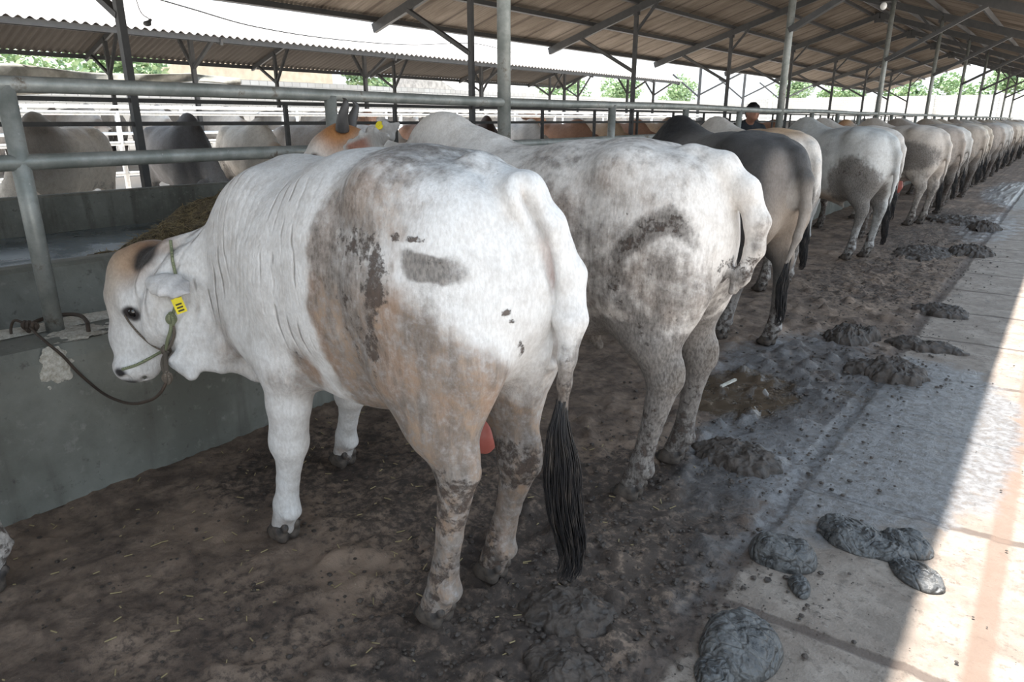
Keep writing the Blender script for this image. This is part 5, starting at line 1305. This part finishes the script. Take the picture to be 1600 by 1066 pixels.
def worker():
    """a stooping man on the alley side of the rail, head bowed over the trough"""
    org = np.array((-3.66, 10.0, .38)); yaw = math.atan2(-.75, .66)       # faces the trough and the camera
    def sk(pts, rs, s, k=.05, lat=(0, 1, 0)): s.chain(pts, rs, lat=lat, k=k)
    body = SDF()                                                           # skin: head, neck, hands, forearms as one body with the trunk
    body.ball((.25, 0, 1.23), (.098, .078, .112), k=.02).ball((.285, 0, 1.185), (.07, .062, .075), k=.03)
    body.seg((.14, 0, 1.06), (.225, 0, 1.17), (.058, .06), (.055, .058), k=.04)
    body.ball((.355, 0, 1.205), (.02, .014, .028), k=.015).ball((.335, 0, 1.145), (.02, .028, .012), k=.012)
    for q in (1, -1): body.ball((.235, q*.08, 1.21), (.022, .012, .034), k=.01).ball((.338, q*.033, 1.235), (.016, .02, .012), k=.01)
    sk([(-.08, 0, .62), (.0, 0, .82), (.08, 0, .99), (.13, 0, 1.05)], [(.15, .10), (.165, .115), (.19, .105), (.10, .07)], body, .06)
    for q in (1, -1):
        sk([(.1, q*.19, 1.0), (.13, q*.25, .76), (.30, q*.2, .60), (.36, q*.17, .55)], [.055, .045, .038, .03], body, .04)
        h = np.array((.38, q*.165, .53)); body.ball(h, (.045, .02, .035), k=.02)
        for i in range(4): body.chain([h+[.03, 0, .022-.015*i], h+[.065, -q*.008, .018-.016*i], h+[.085, -q*.02, .006-.016*i]], [.0095, .0085, .007], k=.008)
        body.chain([h+[.0, -q*.012, .03], h+[.03, -q*.035, .03], h+[.05, -q*.04, .02]], [.0105, .009, .008], k=.008)
        sk([(-.1, q*.09, .60), (-.02, q*.11, .32), (-.08, q*.11, .06)], [.085, .06, .042], body, .05)
        body.seg((-.08, q*.11, .035), (.10, q*.12, .028), (.042, .032), (.04, .025), k=.03)
    V, Q = body.mesh(.0125); V = relax(V, Q, 2)
    o = bpy.data.objects.new('person', np_mesh('person', V, Q, M['skin'])); link(o); o.location = org; o.rotation_euler = (0, 0, yaw)
    tag(o, 'person with short black hair and dark jacket, head bowed behind the rail', 'person')
    def wear(nm, s, mat, vox=.014):
        V, Q = s.mesh(vox); V = relax(V, Q, 2); V = V+(vnoise(V, 22, 3)-.5)[:, None]*.012
        c = bpy.data.objects.new(nm, np_mesh(nm, V, Q, M[mat])); link(c); c.parent = o
    s = SDF(); sk([(-.08, 0, .55), (.0, 0, .82), (.08, 0, .99), (.125, 0, 1.05)], [(.185, .135), (.19, .14), (.215, .13), (.12, .09)], s, .06)
    for q in (1, -1): sk([(.1, q*.19, 1.0), (.13, q*.255, .76), (.29, q*.205, .61)], [.075, .064, .05], s, .05)
    wear('jacket', s, 'cloth_dark')
    s = SDF()
    for q in (1, -1): sk([(-.09, q*.08, .58), (-.02, q*.11, .32), (-.08, q*.11, .09)], [.11, .085, .065], s, .05)
    wear('trousers', s, 'trousers')
    s = SDF().ball((.235, 0, 1.265), (.108, .09, .09), k=.02).ball((.19, 0, 1.22), (.075, .085, .085), k=.03); s.ball((.37, 0, 1.185), (.055, .09, .07), k=.02, sub=True)
    wear('hair', s, 'hair', .009)

def halter(bull):
    """rope halter of the nearest bull: head rope, nose band, cheek cord, knots and the lead tied to the rim"""
    bpy.context.view_layer.update(); mi = bull.matrix_world.inverted(); r3 = mi.to_3x3()
    def surf(u, v, lift=.006):
        d = Vector(ray(u, v)); ok, loc, nn, _ = bull.ray_cast(mi @ Vector((0, 0, CAMH)), r3 @ d)
        if not ok: return None
        return np.array(bull.matrix_world @ loc)+np.array((bull.matrix_world.to_3x3() @ nn).normalized())*lift
    pick = lambda lst, lift=.006: [q for q in (surf(u, v, lift) for u, v in lst) if q is not None]
    base = surf(268, 540); t = empty('rope_halter', tuple(base)); tag(t, 'green and brown rope halter on the nearest white bull, lead tied to the rim', 'halter')
    def rope(nm, pts, r, mat, n=7): return MB().tube([q-base for q in smooth_path(pts, n)], r, 8).build(nm, M[mat], t, True)
    k1 = surf(270, 500, .012); k2 = surf(262, 545, .012)
    rope('head_rope', pick([(267, 377), (268, 390), (271, 410), (275, 430), (277, 445), (276, 470), (272, 488)])+[k1], .0055, 'rope_green')
    rope('throat_rope', [k1]+pick([(268, 515), (264, 530)], .012)+[k2], .0065, 'rope_green'); rope('throat_rope', [k1]+pick([(273, 518), (270, 535)], .010)+[k2], .0055, 'rope_brown')
    nb = pick([(250, 549), (232, 560), (212, 571), (192, 577), (176, 578)], .006); rope('nose_band', [k2]+nb, .0055, 'rope_green')
    rope('cheek_cord', [k2]+pick([(243, 541), (225, 527), (207, 508), (196, 492)], .004), .0035, 'rope_brown')
    def knot(c, r, mat):
        m = MB()
        for ph in (0, 1.1, 2.2):
            m.tube([c-base+np.array((math.cos(a)*r*math.cos(ph)*.9, math.cos(a)*r*math.sin(ph)*.9, math.sin(a)*r*1.1+.004*ph)) for a in np.linspace(0, 2*PI, 18)[:-1]], r*.42, 8, closed=True)
        m.build('knot', M[mat], t, True)
    knot(k1, .0145, 'rope_green'); knot(k2+[0, 0, .0], .014, 'rope_brown')
    k3 = at(262, 592, t=2.36); rope('hanging_rope', [k2, k2*.6+k3*.4+[.012, -.01, 0], k3], .0075, 'rope_brown'); rope('hanging_rope', [k2, k2*.5+k3*.5+[-.01, -.012, .004], k3], .006, 'rope_brown'); knot(k3, .0145, 'rope_brown')
    bar = np.array((-3.20, .915, .70))
    rope('lead', [k3, at(252, 612, t=2.37), at(236, 625, t=2.42), at(205, 631, t=2.52), at(172, 621, t=2.62), at(148, 605, x=-2.95), at(120, 580, x=-2.962), at(98, 556, x=-2.962), np.array((-2.985, .90, .675)), np.array((-3.10, .905, .69)), bar], .0055, 'iron_rusty')
    for dx in (0, .02, -.016): knot(bar+[dx, dx*.6, 0], .0125, 'iron_rusty')
    rope('lead_end', [bar, bar+[-.03, -.035, .03], bar+[-.055, -.05, -.005], bar+[-.03, -.06, -.05]], .0055, 'iron_rusty')
# ---------------------------------------------------------------- camera, sky, sun
def camera_and_light():
    cam = bpy.data.cameras.new('camera'); co = bpy.data.objects.new('camera', cam); link(co)
    co.location = (0, 0, CAMH); co.rotation_euler = (PI/2-PITCH, 0, YAW)
    cam.sensor_width = 36; cam.lens = FPX/1600*36; cam.clip_end = 500; SC.camera = co
    w = bpy.data.worlds.new('sky'); SC.world = w; w.use_nodes = True; nt = w.node_tree
    bg = nt.nodes['Background']
    tc = nt.nodes.new('ShaderNodeTexCoord'); sx = nt.nodes.new('ShaderNodeSeparateXYZ'); nt.links.new(tc.outputs['Generated'], sx.inputs[0])
    rm = nt.nodes.new('ShaderNodeValToRGB'); nt.links.new(sx.outputs[2], rm.inputs[0])
    rm.color_ramp.elements[0].position = 0.0; rm.color_ramp.elements[0].color = (.88, .95, 1.0, 1)
    rm.color_ramp.elements[1].position = .7; rm.color_ramp.elements[1].color = (.62, .79, 1.0, 1)
    nt.links.new(rm.outputs[0], bg.inputs[0]); bg.inputs[1].default_value = SKY
    sun = bpy.data.lights.new('sun', 'SUN'); sun.energy = SUN; sun.angle = R_(.8); sun.color = (1, .965, .92)
    so = bpy.data.objects.new('sun', sun); link(so)
    d = Vector((.143, .05, -1)).normalized()      # high noon sun, a little from the far side
    so.rotation_euler = d.to_track_quat('-Z', 'Y').to_euler()
    SC.view_settings.view_transform = 'Standard'; SC.view_settings.look = 'None'; SC.view_settings.exposure = EXPO; SC.view_settings.gamma = 1
    SC.view_settings.use_curve_mapping = False
    SC.cycles.max_bounces = 6; SC.cycles.diffuse_bounces = 4; SC.cycles.glossy_bounces = 3; SC.cycles.use_denoising = True
SKY, SUN, EXPO = 1.0, 4.0, 0.0
COW1_VOX = .0075
make_materials()
HOOF = hoof_mesh()
BULL = cow_one()[0]; halter(BULL); near_row(); rest_of_row()
build_shed(); build_near(); build_floor(); dung(); instances(); surroundings(); worker()
SUN, SKY, EXPO = 7.5, 0.95, 1.08
camera_and_light()
